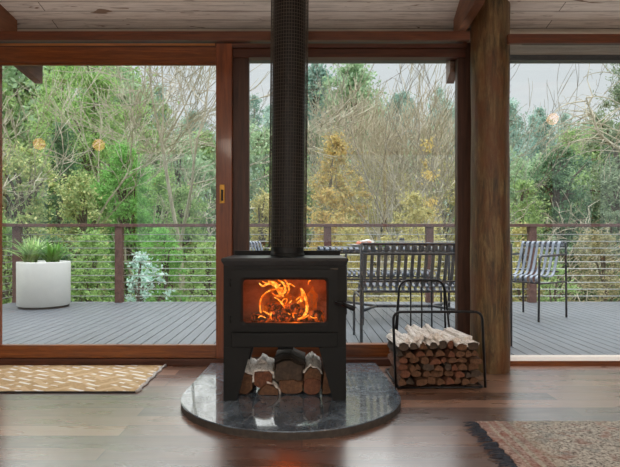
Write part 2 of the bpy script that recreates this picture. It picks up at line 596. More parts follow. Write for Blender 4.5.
FILL_SKYLIGHTS = [(-4.0, -.3), (.3, 4.0)]               # two unseen skylights added to brighten the room
SY0, SY1 = -3.2, -.3
m = MB()
roof_piece(m, XL - .1, XR + .1, YB - .1, SY0)
roof_piece(m, XL - .1, XR + .1, SY1, 3.62)
cur = XL - .1
for (a, b) in FILL_SKYLIGHTS:
    roof_piece(m, cur, a, SY0, SY1)
    cur = b
roof_piece(m, cur, XR + .1, SY0, SY1)
m.build('ceiling', M['ceiling'])['kind'] = 'structure'
for i, (a, b) in enumerate(FILL_SKYLIGHTS):
    r = empty('window_%d' % (6 + i), ((a + b) / 2, (SY0 + SY1) / 2, roofz((SY0 + SY1) / 2)))  # skylight added for more daylight indoors
    r['kind'] = 'structure'
    inv = Matrix.Translation(-Vector(r.location))
    m = MB()
    for (p, q, u, v) in ((a, b, SY0, SY0 + .06), (a, b, SY1 - .06, SY1), (a, a + .06, SY0 + .06, SY1 - .06), (b - .06, b, SY0 + .06, SY1 - .06), ((a + b) / 2 - .03, (a + b) / 2 + .03, SY0 + .06, SY1 - .06)):
        roof_piece(m, p, q, u, v, .02, .12)
    o = m.build('window_frame', M['redwood_h'], r)
    o.matrix_parent_inverse = inv
    m = MB()
    roof_piece(m, a + .02, b - .02, SY0 + .02, SY1 - .02, .06, .066)
    o = m.build('glass_pane', M['glass'], r)
    o.matrix_parent_inverse = inv
# eaves: pale soffit boards under the overhang, and the roof above them
m = MB()
for i, (a, b) in enumerate(((3.62, 3.695), (3.7, 3.785))):
    m.add([(-5.2, a, roofz(a)), (5.6, a, roofz(a)), (5.6, b, roofz(b)), (-5.2, b, roofz(b)),
           (-5.2, a, roofz(a) + .06), (5.6, a, roofz(a) + .06), (5.6, b, roofz(b) + .06), (-5.2, b, roofz(b) + .06)],
          [(0, 1, 2, 3), (4, 7, 6, 5), (0, 4, 5, 1), (1, 5, 6, 2), (2, 6, 7, 3), (3, 7, 4, 0)])
m.build('roof_eaves', M['softwood'])['kind'] = 'structure'
g = MB()
gp = [(3.79, 2.160), (3.79, 2.112), (3.89, 2.120), (3.90, 2.180), (3.89, 2.180), (3.883, 2.130), (3.80, 2.122), (3.80, 2.160)]
n = len(gp)
g.add([(-5.2, y, z) for y, z in gp] + [(5.6, y, z) for y, z in gp],
      [list(range(n)), list(range(n, 2 * n))[::-1]] + [(i, n + i, n + (i + 1) % n, (i + 1) % n) for i in range(n)])
g.build('roof_gutter', M['gutter'])['kind'] = 'structure'


def wall_with_hole(name, axis, at, thick, a0, a1, h0, h1, holes):
    """upright wall; axis 'x' runs along y at x=at, axis 'y' runs along x at y=at; holes (a0,a1,z0,z1)"""
    m = MB()

    def blk(p, q, z0, z1):
        if q - p < 1e-4 or z1 - z0 < 1e-4:
            return
        if axis == 'x':
            m.box(at, at + thick, p, q, z0, z1)
        else:
            m.box(p, q, at, at + thick, z0, z1)
    cur = a0
    for (p, q, z0, z1) in sorted(holes):
        blk(cur, p, h0, h1)
        blk(p, q, h0, z0)
        blk(p, q, z1, h1)
        cur = q
    blk(cur, a1, h0, h1)
    o = m.build(name, M['wall'])
    o['kind'] = 'structure'
    return o


HB = ceilz(YB) + 0.05
wall_with_hole('wall_left', 'x', XL - .1, .1, YB, 3.62, 0, HB, [(-2.6, 0.6, 0.5, 2.3)])
wall_with_hole('wall_right', 'x', XR, .1, YB, 3.62, 0, HB, [(-2.6, 0.6, 0.5, 2.3)])
wall_with_hole('wall_back', 'y', YB - .1, .1, XL - .1, XR + .1, 0, HB, [(-3.4, 3.4, 0.7, 2.6)])
m = MB()
m.box(XL, -2.13, 3.5, 3.62, 0, 2.2)
m.box(XL, XR, 3.52, 3.595, 2.15, 2.21)
m.box(XL, XR, 3.595, 3.62, 2.15, 2.262)
m.box(3.3, XR, 3.5, 3.62, 0, 2.2)
m.build('wall_front', M['wall'])['kind'] = 'structure'


def window_unit(name, axis, at, a0, a1, z0, z1, divs):
    root = empty(name, (at if axis == 'x' else (a0 + a1) / 2, at if axis == 'y' else (a0 + a1) / 2, z0))
    root['kind'] = 'structure'
    f, gl = MB(), MB()

    def bx(m, p, q, zz0, zz1, t0, t1):
        if axis == 'x':
            m.box(at + t0, at + t1, p, q, zz0, zz1)
        else:
            m.box(p, q, at + t0, at + t1, zz0, zz1)
    w = .06
    bx(f, a0, a1, z0, z0 + w, -.05, .05)
    bx(f, a0, a1, z1 - w, z1, -.05, .05)
    for k in range(divs + 1):
        p = a0 + (a1 - a0 - w) * k / divs
        bx(f, p, p + w, z0 + w, z1 - w, -.05, .05)
    bx(gl, a0 + w * .5, a1 - w * .5, z0 + w * .5, z1 - w * .5, -.004, .004)
    off = root.location
    a = f.build('window_frame', M['redwood_h'], root)
    b = gl.build('glass_pane', M['glass'], root)
    for o in (a, b):
        o.matrix_parent_inverse = Matrix.Translation(-Vector(off))
    return root


window_unit('window_4', 'x', XL - .05, -2.6, 0.6, 0.5, 2.3, 2)  # unseen side and back windows, added to bring in more daylight
window_unit('window_5', 'x', XR + .05, -2.6, 0.6, 0.5, 2.3, 2)
window_unit('window_3', 'y', YB - .05, -3.4, 3.4, 0.7, 2.6, 4)


def parent_keep(child, root):
    child.parent = root
    child.matrix_parent_inverse = root.matrix_world.inverted()
    return child


def kid(mb, name, mats, root):
    """part given in world coordinates, parented to an Empty without moving"""
    o = mb.build(name, mats)
    o.parent = root
    o.matrix_parent_inverse = Matrix.LocRotScale(root.location, root.rotation_euler, None).inverted()
    return o


# head beam, mouldings, sills
m = MB()
m.box(-3.2, 1.0, 3.15, 3.185, 2.017, 2.0705, bevel=.004)
m.build('trim_1', M['pelmet'])['kind'] = 'structure'
MB().box(-2.2, 1.09, 3.505, 3.60, 2.10, 2.2).build('trim_6', M['darkwood_h'])['kind'] = 'structure'
# unseen fill strips behind the pelmet boards, added to brighten the ceiling
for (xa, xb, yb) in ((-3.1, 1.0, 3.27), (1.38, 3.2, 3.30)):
    r = empty('fill_strip', ((xa + xb) / 2, yb, 2.03))
    tag(r, 'unseen fill strip added behind the pelmet board %s the log post' % ('left of' if xb < 1.1 else 'right of'), 'lamp', 'fill strips added above the windows')
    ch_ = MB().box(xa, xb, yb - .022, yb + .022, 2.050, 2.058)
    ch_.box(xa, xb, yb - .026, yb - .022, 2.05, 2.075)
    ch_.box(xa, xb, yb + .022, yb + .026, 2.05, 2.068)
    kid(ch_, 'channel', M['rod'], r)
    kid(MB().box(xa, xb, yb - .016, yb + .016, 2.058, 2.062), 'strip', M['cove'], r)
m = MB()
m.tube([(-2.15, 3.512, 2.128), (-.575, 3.512, 2.128)], .018, 12)
m.build('trim_2', M['honeywood'])['kind'] = 'structure'
MB().box(1.246, 3.3, 3.196, 3.23, 2.017, 2.072, bevel=.004).build('trim_3', M['pelmet'])['kind'] = 'structure'
MB().box(-2.15, 1.13, 3.485, 3.70, 0.0, .045, bevel=.004).build('trim_4', M['darkwood_h'])['kind'] = 'structure'
m = MB()
m.box(1.13, 3.3, 3.48, 3.66, 0.0, .012, 0)
m.box(1.13, 3.3, 3.49, 3.66, .012, .029, 0)
m.box(1.13, 3.3, 3.492, 3.665, .0285, .031, 1)
m.build('trim_5', [M['redwood_h'], M['sillsheen']])['kind'] = 'structure'

# left sliding door
d = empty('door_1', (-1.3, 3.52, .045))
d['kind'] = 'structure'
m = MB()
m.box(-2.13, -2.0, 3.5, 3.54, .047, 2.128, bevel=.004)
m.box(-.568, -.462, 3.495, 3.54, .02, 2.17, bevel=.004)
kid(m, 'door_stile', M['redwood_v'], d)
m = MB()
m.box(-2.0, -.568, 3.5, 3.54, .047, .133, bevel=.004)
m.box(-2.0, -.568, 3.5, 3.54, 2.003, 2.10, bevel=.004)
m.box(-2.0, -.568, 3.51, 3.525, 1.985, 2.006)
kid(m, 'door_rail', M['redwood_h'], d)
m = MB()
m.box(-2.01, -.56, 3.518, 3.524, .12, 2.01)
kid(m, 'glass_pane', M['glass'], d)
c0 = P(222.3, 194, 3.495)
m = MB()
m.box(c0.x - .017, c0.x + .017, 3.488, 3.497, c0.z - .062, c0.z + .062, bevel=.003)
fp = kid(m, 'flush_pull', M['brass'], d)
fp['label'] = 'brass flush pull'
m = MB()
m.box(c0.x - .008, c0.x + .008, 3.4865, 3.489, c0.z - .045, c0.z + .028)
m.lathe([(.0, 0), (.006, 0), (.006, .003), (0, .003)], (0, 0, 0), 10)
fq = kid(m, 'pull_recess', M['shadowgap'], d)

# middle fixed light
d = empty('window_1', (.33, 3.57, .02))
d['kind'] = 'structure'
m = MB()
m.box(-.47, -.356, 3.55, 3.61, .02, 2.148, bevel=.004)
m.box(1.041, 1.135, 3.55, 3.61, .02, 2.148, bevel=.004)
kid(m, 'window_stile', M['darkwood_v'], d)
m = MB()
m.box(-.356, 1.041, 3.55, 3.61, .02, .128, bevel=.004)
kid(m, 'bottom_rail', M['redwood_h'], d)
m = MB()
m.box(-.462, 1.09, 3.53, 3.60, 2.045, 2.146, bevel=.004)
kid(m, 'top_rail', M['darkwood_h'], d)
m = MB()
m.box(-.36, 1.05, 3.578, 3.584, .11, 2.06)
kid(m, 'glass_pane', M['glass'], d)

# right fixed window
d = empty('window_2', (2.2, 3.6, .03))
d['kind'] = 'structure'
m = MB()
m.box(1.09, 3.28, 3.598, 3.606, .02, 2.19)
kid(m, 'glass_pane', M['glass'], d)
m = MB()
m.box(3.24, 3.32, 3.55, 3.63, .03, 2.13)
kid(m, 'window_frame', M['darkwood_v'], d)

# round log post
o = MB()
prof = []
for i in range(30):
    z = 2.33 * i / 29
    prof.append((.1195 + .003 * math.sin(z * 3.1) + .0015 * math.sin(z * 11), z))
o.lathe(prof, (1.2025, 3.39, 0), 40)
o = o.build('timber_post', M['post'], origin=(1.2025, 3.39, 0))
tag(o, 'thick round log post standing between the middle and right windows', 'post')

# rafters run through the wall line and out under the eaves
for i, x in enumerate((-1.935, 1.0, -4.2, 3.55)):
    m = MB()
    y_out = 3.548 if i == 0 else 3.625
    for up_, prof_ in ((.07, ((1.2, roofz(1.2) - .2), (2.9, 2.12), (3.50, 2.16))), (0.0, ((y_out, roofz(y_out) - .206), (3.785, roofz(3.785) - .206)))):
        vs, fs = [], []
        for y, zb_ in prof_:
            xx = x + .1 * (y - 3.5)
            zt = roofz(y) + up_ - .001
            vs += [(xx, y, zt), (xx + .055, y, zt), (xx + .055, y, zb_), (xx, y, zb_)]
        nn = len(prof_)
        fs = [(0, 1, 2, 3), tuple((nn - 1) * 4 + q for q in (3, 2, 1, 0))]
        for q in range(nn - 1):
            for e_ in range(4):
                fs.append((q * 4 + e_, q * 4 + 4 + e_, q * 4 + 4 + (e_ + 1) % 4, q * 4 + (e_ + 1) % 4))
        m.add(vs, fs)
    ob = m.build('roof_beam', M['rafter'])
    ob['kind'] = 'structure'

# ------------------------------------------------------------------ hearth
HX, HY, HR = -.056, 2.765, .562
pts = [(HX + HR, 3.42)]
pts = [(HX - HR + .03, 3.42), (HX - HR, HY)]
for i in range(1, 40):
    a = PI + PI * i / 40
    pts.append((HX + HR * math.cos(a), HY + HR * math.sin(a)))
pts += [(HX + HR, HY), (HX + HR - .03, 3.42)]
bm = bmesh.new()
vv = [bm.verts.new((p[0], p[1], 0.0)) for p in pts]
f = bm.faces.new(vv)
r = bmesh.ops.extrude_face_region(bm, geom=[f])
for v in [e for e in r['geom'] if isinstance(e, bmesh.types.BMVert)]:
    v.co.z = .035
bmesh.ops.recalc_face_normals(bm, faces=bm.faces)
ed = [e for e in bm.edges if all(abs(v.co.z - .035) < 1e-5 for v in e.verts)]
bmesh.ops.bevel(bm, geom=ed, offset=.004, segments=2, affect='EDGES')
mb_ = MB().bm(bm)
mb_.mi = [1 if max(mb_.v[i][2] for i in f_) - min(mb_.v[i][2] for i in f_) > .02 else 0 for f_ in mb_.f]
o = mb_.build('hearth_slab', [M['stone'], M['stone_edge']])
tag(o, 'round-fronted polished grey stone slab on the floor under the stove', 'hearth')
HT = .0355

# ------------------------------------------------------------------ wood stove
SX, SY = -.085, 2.62                       # centre of the front face
stove = empty('wood_stove', (SX, SY, HT))
tag(stove, 'black cast iron wood stove with glowing glass door on the grey hearth slab', 'stove')


def sbox(m, x0, x1, y0, y1, z0, z1, mi=0, bevel=0.0):
    return m.box(SX + x0, SX + x1, SY + y0, SY + y1, z0, z1, mi, bevel)


BW, Y1 = .303, .40                          # half width and depth of the firebox
zb, zt = .300, .705
m = MB()                                    # shell: sides, back, bottom, top, front surround
sbox(m, -BW, -BW + .02, 0, Y1, zb, zt)
sbox(m, BW - .02, BW, 0, Y1, zb, zt)
sbox(m, -BW, BW, Y1 - .02, Y1, zb, zt)
sbox(m, -BW + .02, BW - .02, .0, Y1 - .02, zb, zb + .075)
sbox(m, -BW + .02, BW - .02, .0, Y1 - .02, zt - .05, zt)
sbox(m, -BW + .02, -.262, .0, .02, zb + .075, zt - .05)
sbox(m, .262, BW - .02, .0, .02, zb + .075, zt - .05)
kid(m, 'firebox_body', M['iron'], stove)
m = MB()                                    # lining
sbox(m, -BW + .021, -BW + .045, .025, Y1 - .022, zb + .076, zt - .051)
sbox(m, BW - .045, BW - .021, .025, Y1 - .022, zb + .076, zt - .051)
sbox(m, -BW + .045, BW - .045, Y1 - .05, Y1 - .022, zb + .076, zt - .051)
sbox(m, -BW + .045, BW - .045, .025, Y1 - .05, zb + .076, zb + .088)
kid(m, 'firebrick_lining', M['firebrick'], stove)
# top plate with a bevelled lip
m = MB()
tp = [(-.313, -.012), (.313, -.012), (.313, Y1 + .03), (-.313, Y1 + .03)]
lo = [(-.300, -.002), (.300, -.002), (.300, Y1 + .02), (-.300, Y1 + .02)]
vs = [(SX + x, SY + y, .703) for x, y in lo] + [(SX + x, SY + y, .727) for x, y in tp] + [(SX + x, SY + y, .737) for x, y in tp] + \
     [(SX + x * .985, SY + .002 + (y - .002) * .985, .741) for x, y in tp]
fs = [(3, 2, 1, 0), (12, 13, 14, 15)]
for q in range(3):
    for i in range(4):
        fs.append((q * 4 + i, q * 4 + (i + 1) % 4, q * 4 + 4 + (i + 1) % 4, q * 4 + 4 + i))
m.add(vs, fs)
kid(m, 'top_plate', M['irontop'], stove)
m = MB()
sbox(m, -.305, .305, Y1 + .032, Y1 + .05, .32, .768, bevel=.003)
kid(m, 'rear_heat_shield', M['iron'], stove)
# legs: broad tapering plates
for sx in (-1, 1):
    for (ya, yb) in ((-.002, .06), (Y1 - .08, Y1 - .02)):
        out = [(.303, .300), (.303, HT), (.238, HT), (.168, .300)]
        m = MB()
        pl = [(SX + sx * x, z) for x, z in out]
        if sx < 0:
            pl = pl[::-1]
        n = 4
        vs = [(x, SY + ya, z) for x, z in pl] + [(x, SY + yb, z) for x, z in pl]
        m.add(vs, [tuple(range(n)), tuple(range(n, 2 * n))[::-1]] + [(i, n + i, n + (i + 1) % n, (i + 1) % n) for i in range(n)])
        kid(m, 'leg', M['iron'], stove)
m = MB()                                    # apron below the door and the ash box under it
sbox(m, -.262, .262, -.016, .0, .302, .372, bevel=.004)
kid(m, 'ash_apron', M['iron'], stove)
m = MB()
sbox(m, -.04, .04, .12, .30, .262, .302, bevel=.003)
kid(m, 'air_duct', M['iron'], stove)
# door
m = MB()
dx, dz0, dz1 = .262, .378, .685
gx, gz0, gz1 = .205, .4225, .635
R = .018


def rrect(hx, z0, z1, r, n=5):
    o = []
    for (cx, cz, a) in ((hx - r, z1 - r, 0), (-hx + r, z1 - r, PI / 2), (-hx + r, z0 + r, PI), (hx - r, z0 + r, 1.5 * PI)):
        for i in range(n + 1):
            o.append((cx + r * math.cos(a + PI / 2 * i / n), cz + r * math.sin(a + PI / 2 * i / n)))
    return o


oo, ii = rrect(dx, dz0, dz1, .008), rrect(gx, gz0, gz1, R)
i2 = rrect(gx + .012, gz0 - .012, gz1 + .012, R)
n = len(oo)
rings = [(oo, .004), (oo, -.020), (i2, -.022), (ii, -.014), (ii, .004)]
vs = []
for ring, y in rings:
    vs += [(SX + x, SY + y, z) for x, z in ring]
fs = []
for q in range(len(rings)):
    for i in range(n):
        a, b = q * n, ((q + 1) % len(rings)) * n
        fs.append((a + i, a + (i + 1) % n, b + (i + 1) % n, b + i))
m.add(vs, fs)
door = kid(m, 'stove_door', M['iron'], stove)


def sub(mb, name, mats, par):
    o = mb.build(name, mats)
    o.parent = par                            # the part above it already sits at the world origin
    return o


m = MB()
ig = rrect(gx + .004, gz0 - .004, gz1 + .004, R)
m.add([(SX + x, SY - .004, z) for x, z in ig] + [(SX + x, SY + .0, z) for x, z in ig], [tuple(range(n))[::-1], tuple(range(n, 2 * n))] + [(i, (i + 1) % n, n + (i + 1) % n, n + i) for i in range(n)])
sub(m, 'door_glass', M['stoveglass'], door)
m = MB()
hz = CH - (302.5 - CY) * 2.59 / F
hx = SX + .262
m.tube([(hx - .012, SY - .02, hz), (hx - .012, SY - .04, hz), (hx + .03, SY - .045, hz - .008)], .006, 8)
m.tube([(hx + .02, SY - .043, hz - .005), (hx + .08, SY - .055, hz - .03)], [.011, .0135], 12)
sub(m, 'door_handle', M['rod'], door)
for zz in (.44, .62):
    m = MB()
    m.tube([(SX - .266, SY - .012, zz - .018), (SX - .266, SY - .012, zz + .018)], .006, 8)
    sub(m, 'door_hinge', M['iron'], door)
m = MB()
m.tube([(SX + .225, SY - .019, .689), (SX + .262, SY - .019, .689)], .004, 6)
kid(m, 'air_slide', M['mesh'], stove)
# flue
FX, FY = -.088, 2.93
FT = 2.345
ft = Matrix.Translation((FX, FY, 0)) @ Matrix.Rotation(math.radians(.55), 4, 'Y')


def flue_lathe(prof, seg=48):
    m = MB().lathe(prof, (0, 0, 0), seg)
    m.v = [tuple(ft @ Vector(v)) for v in m.v]
    return m


fl = kid(flue_lathe([(.090, .741), (.090, FT)]), 'flue_pipe', M['flue'], stove)
col = flue_lathe([(.094, .741), (.094, .757), (.088, .762), (.084, .80)])
sub(col, 'flue_collar', M['iron'], fl)
# wire mesh guard round the flue: grid of wires
m = MB()
z0, z1 = .792, FT
nz = int((z1 - z0) / .0185)
gr = .1025
for i in range(nz + 1):
    z = z0 + (z1 - z0) * i / nz
    ring = [ft @ Vector((gr * math.cos(2 * PI * k / 40), gr * math.sin(2 * PI * k / 40), z)) for k in range(41)]
    m.tube(ring, .0016, 4, cap=False)
for k in range(44):
    a = 2 * PI * k / 44
    m.tube([ft @ Vector((gr * math.cos(a), gr * math.sin(a), z0)), ft @ Vector((gr * math.cos(a), gr * math.sin(a), z1))], .0016, 4, cap=False)
mg = sub(m, 'mesh_guard', M['mesh'], fl)
mg['label'] = 'square wire mesh wrapped round the flue'


# ------------------------------------------------------------------ logs
def log_mesh(L, prof, jitter=.003, taper=.95, seed=0):
    """billet along +Y with an outline in x,z; rough split faces"""
    rn = random.Random(seed)
    n = len(prof)
    secs = [0.0, .03, .25, .5, .75, .97, 1.0]
    vs = []
    for t in secs:
        s = 1.0 if 0 < t < 1 else .95
        s *= 1 - (1 - taper) * t
        bx, bz = rn.uniform(-jitter, jitter), rn.uniform(-jitter, jitter)
        for (x, z) in prof:
            vs.append((x * s + bx + rn.uniform(-jitter, jitter) * .8, t * L, z * s + bz + rn.uniform(-jitter, jitter) * .8))
    fs, mi = [], []
    for q in range(len(secs) - 1):
        for i in range(n):
            fs.append((q * n + i, q * n + (i + 1) % n, (q + 1) * n + (i + 1) % n, (q + 1) * n + i))
    fs.append(tuple(range(n))[::-1])
    fs.append(tuple((len(secs) - 1) * n + i for i in range(n)))
    return vs, fs


def split_profile(w, h, rn, kind):
    """outlines of split firewood: quarter wedge, half round, block, small round"""
    if kind == 0:
        p = [(-.5, -.45), (.1, -.5), (.5, -.32), (.46, .1), (.2, .46), (-.15, .5), (-.42, .1)]
    elif kind == 1:
        p = [(-.5, -.3), (-.2, -.5), (.25, -.5), (.5, -.25), (.5, .32), (.05, .5), (-.45, .4)]
    elif kind == 2:
        p = [(-.5, -.5), (.48, -.46), (.42, -.05), (.2, .32), (-.06, .5), (-.3, .2)]
    else:
        p = [(.5 * math.cos(2 * PI * i / 9), .5 * math.sin(2 * PI * i / 9)) for i in range(9)]
    q = []
    for i in range(len(p)):
        a, b = p[i], p[(i + 1) % len(p)]
        q.append(a)
        q.append(((a[0] + b[0]) / 2 + rn.uniform(-.035, .035), (a[1] + b[1]) / 2 + rn.uniform(-.035, .035)))
    return [(x * w * rn.uniform(.94, 1.05), z * h * rn.uniform(.94, 1.05)) for x, z in q]


def make_log(name, L, w, h, seed, mats, kind=None, bark=None, matrix=None, label=None, group=None, barkside=(0, 1), thick=.004):
    """thing with an optional bark strip as a child"""
    rn = random.Random(seed)
    kind = rn.randrange(4) if kind is None else kind
    prof = split_profile(w, h, rn, kind)
    vs, fs = log_mesh(L, prof, .0025, .97, seed)
    o = MB().add(vs, fs).build(name, mats)
    o.matrix_world = matrix
    tag(o, label, 'firewood', group)
    if bark is not None:
        # strip of bark lying over the outline's points facing barkside
        bv = Vector(barkside).normalized()
        n = len(prof)
        sc = [(Vector(p).normalized().dot(bv), i) for i, p in enumerate(prof)]
        best = max(sc)[1]
        idx = [(best + k) % n for k in range(-3, 4)]
        nb = len(idx)
        rows = 9
        bvs, bfs = [], []
        for layer in (0, 1):
            for r_ in range(rows):
                t = .02 + .94 * r_ / (rows - 1)
                for i in idx:
                    p = Vector(prof[i])
                    k = 1.03 + (thick / max(p.length, .01)) * (1.6 if layer == 0 else .2) + rn.uniform(-.03, .05)
                    q = p * k
                    bvs.append((q.x, t * L + rn.uniform(-.014, .014), q.y))
        for r_ in range(rows - 1):
            for c_ in range(nb - 1):
                a = r_ * nb + c_
                bfs.append((a, a + 1, a + nb + 1, a + nb))
                b_ = a + rows * nb
                bfs.append((b_ + nb, b_ + nb + 1, b_ + 1, b_))
        for c_ in range(nb - 1):
            a = c_
            bfs.append((a + rows * nb, a + 1 + rows * nb, a + 1, a))
            a = (rows - 1) * nb + c_
            bfs.append((a, a + 1, a + 1 + rows * nb, a + rows * nb))
        for r_ in range(rows - 1):
            a = r_ * nb
            bfs.append((a, a + nb, a + nb + rows * nb, a + rows * nb))
            a = r_ * nb + nb - 1
            bfs.append((a + nb, a, a + rows * nb, a + nb + rows * nb))
        b = MB().add(bvs, bfs).build('bark', bark)
        b.parent = o
        b['label'] = 'pale papery bark' if bark is M['bark'] else 'dark rough bark'
    return o


# logs drying under the stove: px outline, then depth of the near end
GU = 'firewood drying under the stove'
under = [  # x0, x1, ytop, ybot, front depth, kind, mats, bark, side, label, tilt
    (232, 253, 377, 401, 2.71, 1, 'woodend', 'bark', (.1, 1), 'pale-barked log lying beside the left front leg of the stove', 0),
    (253, 273, 371, 388.5, 2.72, 1, 'woodred', 'bark', (.2, 1), 'reddish-brown split log with shaggy pale bark left of the big dark log', 0),
    (257, 280, 388.5, 400, 2.71, 2, 'woodend', 'bark', (1, .4), 'low wedge of firewood beneath the reddish log, left of the big dark one', 0),
    (275, 303, 361, 385.5, 2.74, 1, 'wooddark', 'wooddark', (0, 1), 'big dark-barked log in the middle, topmost of the wood under the stove', 0),
    (279, 304, 386, 400.5, 2.72, 1, 'woodend', None, None, 'broad brown split log beneath the big dark log under the stove', 0),
    (304, 321, 384.5, 400.5, 2.71, 1, 'woodred', None, None, 'brown split log at the bottom, right of the middle pile under the stove', 0),
    (303, 322, 367, 384, 2.72, 0, 'woodend', 'bark', (.2, 1), 'split log with ragged white bark right of the big dark one', .1),
    (322, 334, 366, 400.5, 2.71, 2, 'woodend', 'bark', (.9, .5), 'narrow upright wedge of firewood with white bark beside the right front leg', 0),
]
for q, (x0, x1, y0, y1, dep, kind, mt, bk, side, lab, tilt) in enumerate(under):
    a, b = P(x0, y0, dep), P(x1, y1, dep)
    w, h = (b.x - a.x), (a.z - b.z)
    if bk == 'bark':
        w, h = w * .95, h * .96
    z = (a.z + b.z) / 2
    if y1 >= 400:
        z = HT + h / 2 * 1.03 + .002
    mat = Matrix.Translation(((a.x + b.x) / 2, dep, z)) @ Matrix.Rotation(tilt, 4, 'Y')
    make_log('split_log', .30, w, h, 40 + q, M[mt], kind, M[bk] if bk else None, mat, lab, GU, side or (0, 1), .006)
# ragged bark peaks standing at the back of the same heap
for q, (x0, x1, y0, y1, dep, lab) in enumerate((
        (254, 271, 359, 376, 2.86, 'white-barked log end showing behind and above the reddish log under the stove'),
        (306, 320, 357, 376, 2.86, 'white-barked log standing highest at the back, right of the big dark one'))):
    a, b = P(x0, y0, dep), P(x1, y1, dep)
    mat = Matrix.Translation(((a.x + b.x) / 2, dep, (a.z + b.z) / 2)) @ Matrix.Rotation(.12 * (1 if q else -1), 4, 'Y')
    make_log('split_log', .16, b.x - a.x, a.z - b.z, 70 + q, M['bark'], 2, None, mat, lab, GU)

# burning logs and the fire
burn = [((-.17, .10), (.10, .17), .422, .055), ((-.06, .19), (.19, .09), .420, .05), ((-.10, .22), (.06, .08), .462, .045)]
for q, ((xa, ya), (xb, yb), z, r) in enumerate(burn):
    m = MB()
    a, b = Vector((SX + xa, SY + ya, z)), Vector((SX + xb, SY + yb, z + .02))
    rn = random.Random(q)
    ps = [a.lerp(b, i / 7) for i in range(8)]
    m.tube(ps, [r * .62 * rn.uniform(.85, 1.1) for _ in ps], 9)
    o = m.build('burning_log', M['ember'])
    tag(o, ('charred log lying across the firebox from left front', 'charred log on the right of the firebox floor', 'charred log lying on top of the two others in the fire')[q], 'firewood', 'logs burning in the stove')


def flame_material():
    k = NT('flame')
    n = k.noise(k.coords(), 38, 3, 0.6, 0.8)
    lw = k.n('ShaderNodeLayerWeight')
    lw.inputs[0].default_value = 0.35
    c = k.ramp(n, [(0.35, (1.0, 0.10, 0.004, 1)), (0.5, (1.0, 0.26, 0.02, 1)), (0.66, (1.0, 0.55, 0.10, 1))])
    e = k.n('ShaderNodeEmission')
    k.l(c, e.inputs[0])
    k.l(k.math('ADD', k.math('MULTIPLY', n, 4.4), -.5), e.inputs[1])
    t = k.n('ShaderNodeBsdfTransparent')
    mx = k.n('ShaderNodeMixShader')
    k.l(k.ramp(lw.outputs['Facing'], [(0.25, (.9, .9, .9, 1)), (0.95, (.15, .15, .15, 1))]), mx.inputs[0])
    k.l(t.outputs[0], mx.inputs[1])
    k.l(e.outputs[0], mx.inputs[2])
    k.l(mx.outputs[0], k.out.inputs[0])
    return k.m


def haze_flame_material():
    k = NT('thin_red_flame')
    n = k.noise(k.coords(), 18, 4, 0.6, 1.2)
    e = k.n('ShaderNodeEmission')
    k.l(k.ramp(n, [(0.4, (0.7, 0.05, 0.002, 1)), (0.65, (1.0, 0.2, 0.012, 1))]), e.inputs[0])
    e.inputs[1].default_value = 0.8
    t = k.n('ShaderNodeBsdfTransparent')
    mx = k.n('ShaderNodeMixShader')
    k.l(k.ramp(n, [(0.42, (0, 0, 0, 1)), (0.62, (.5, .5, .5, 1))]), mx.inputs[0])
    k.l(t.outputs[0], mx.inputs[1])
    k.l(e.outputs[0], mx.inputs[2])
    k.l(mx.outputs[0], k.out.inputs[0])
    return k.m


M['flame'] = flame_material()
M['flamehaze'] = haze_flame_material()


def smooth_pts(pts, n=6):
    out = []
    for i in range(len(pts) - 1):
        p0, p1, p2, p3 = pts[max(i - 1, 0)], pts[i], pts[i + 1], pts[min(i + 2, len(pts) - 1)]
        for k in range(n):
            t = k / n
            out.append(0.5 * ((2 * p1) + (p2 - p0) * t + (2 * p0 - 5 * p1 + 4 * p2 - p3) * t * t + (3 * p1 - p0 - 3 * p2 + p3) * t ** 3))
    out.append(pts[-1])
    return out


strands = [  # flame edges: (px, py) in the glass, depth behind the door, thickness
    ([(266, 320), (261, 313), (260, 304), (262, 297), (267, 292), (274, 289)], .10, .0036),
    ([(272, 320), (270, 315), (263, 311)], .08, .0028),
    ([(259, 283), (263, 286), (270, 283), (276, 287), (281, 284)], .16, .0045),
    ([(268, 281), (275, 284), (279, 292), (284, 297)], .15, .006),
    ([(272, 290), (279, 289), (285, 292), (284, 284), (278, 280)], .14, .0055),
    ([(280, 281), (284, 284), (286, 291)], .17, .0045),
    ([(274, 297), (280, 301), (285, 308), (289, 314)], .10, .0036),
    ([(281, 303), (284, 299), (287, 300), (284, 307)], .12, .003),
    ([(290, 315), (288, 309), (289, 304), (292, 300)], .11, .003),
    ([(300, 288), (302, 294), (301, 300), (298, 303), (297, 309), (296, 314)], .12, .0042),
    ([(301, 288), (304, 293), (306, 300), (307, 308), (305, 315), (299, 319)], .10, .0055),
    ([(303, 291), (304, 297), (301, 302)], .13, .005),
    ([(294, 318), (293, 315), (294, 313)], .08, .003),
    ([(300, 319), (304, 318), (309, 315)], .07, .003),
    ([(310, 316), (314, 318), (320, 316)], .07, .002),
    ([(270, 319), (271, 314), (272, 312)], .07, .0028),
    ([(308, 285), (309, 281), (311, 281)], .2, .0025),
    ([(258, 318), (261, 316), (266, 318)], .07, .0025),
    ([(262, 281), (268, 284), (274, 282), (279, 285)], .19, .005),
    ([(272, 293), (277, 296), (283, 294), (287, 290)], .16, .0045),
    ([(283, 278), (287, 283), (289, 290), (286, 295)], .2, .004),
    ([(296, 300), (300, 297), (303, 299)], .12, .003),
    ([(305, 312), (303, 317), (298, 319)], .09, .004),
    ([(276, 286), (282, 288), (286, 286), (290, 284), (295, 287)], .18, .004),
]
fire = empty('fire', (SX, SY + .12, .40))
tag(fire, 'orange flames burning behind the glass door of the stove', 'fire')
m = MB()
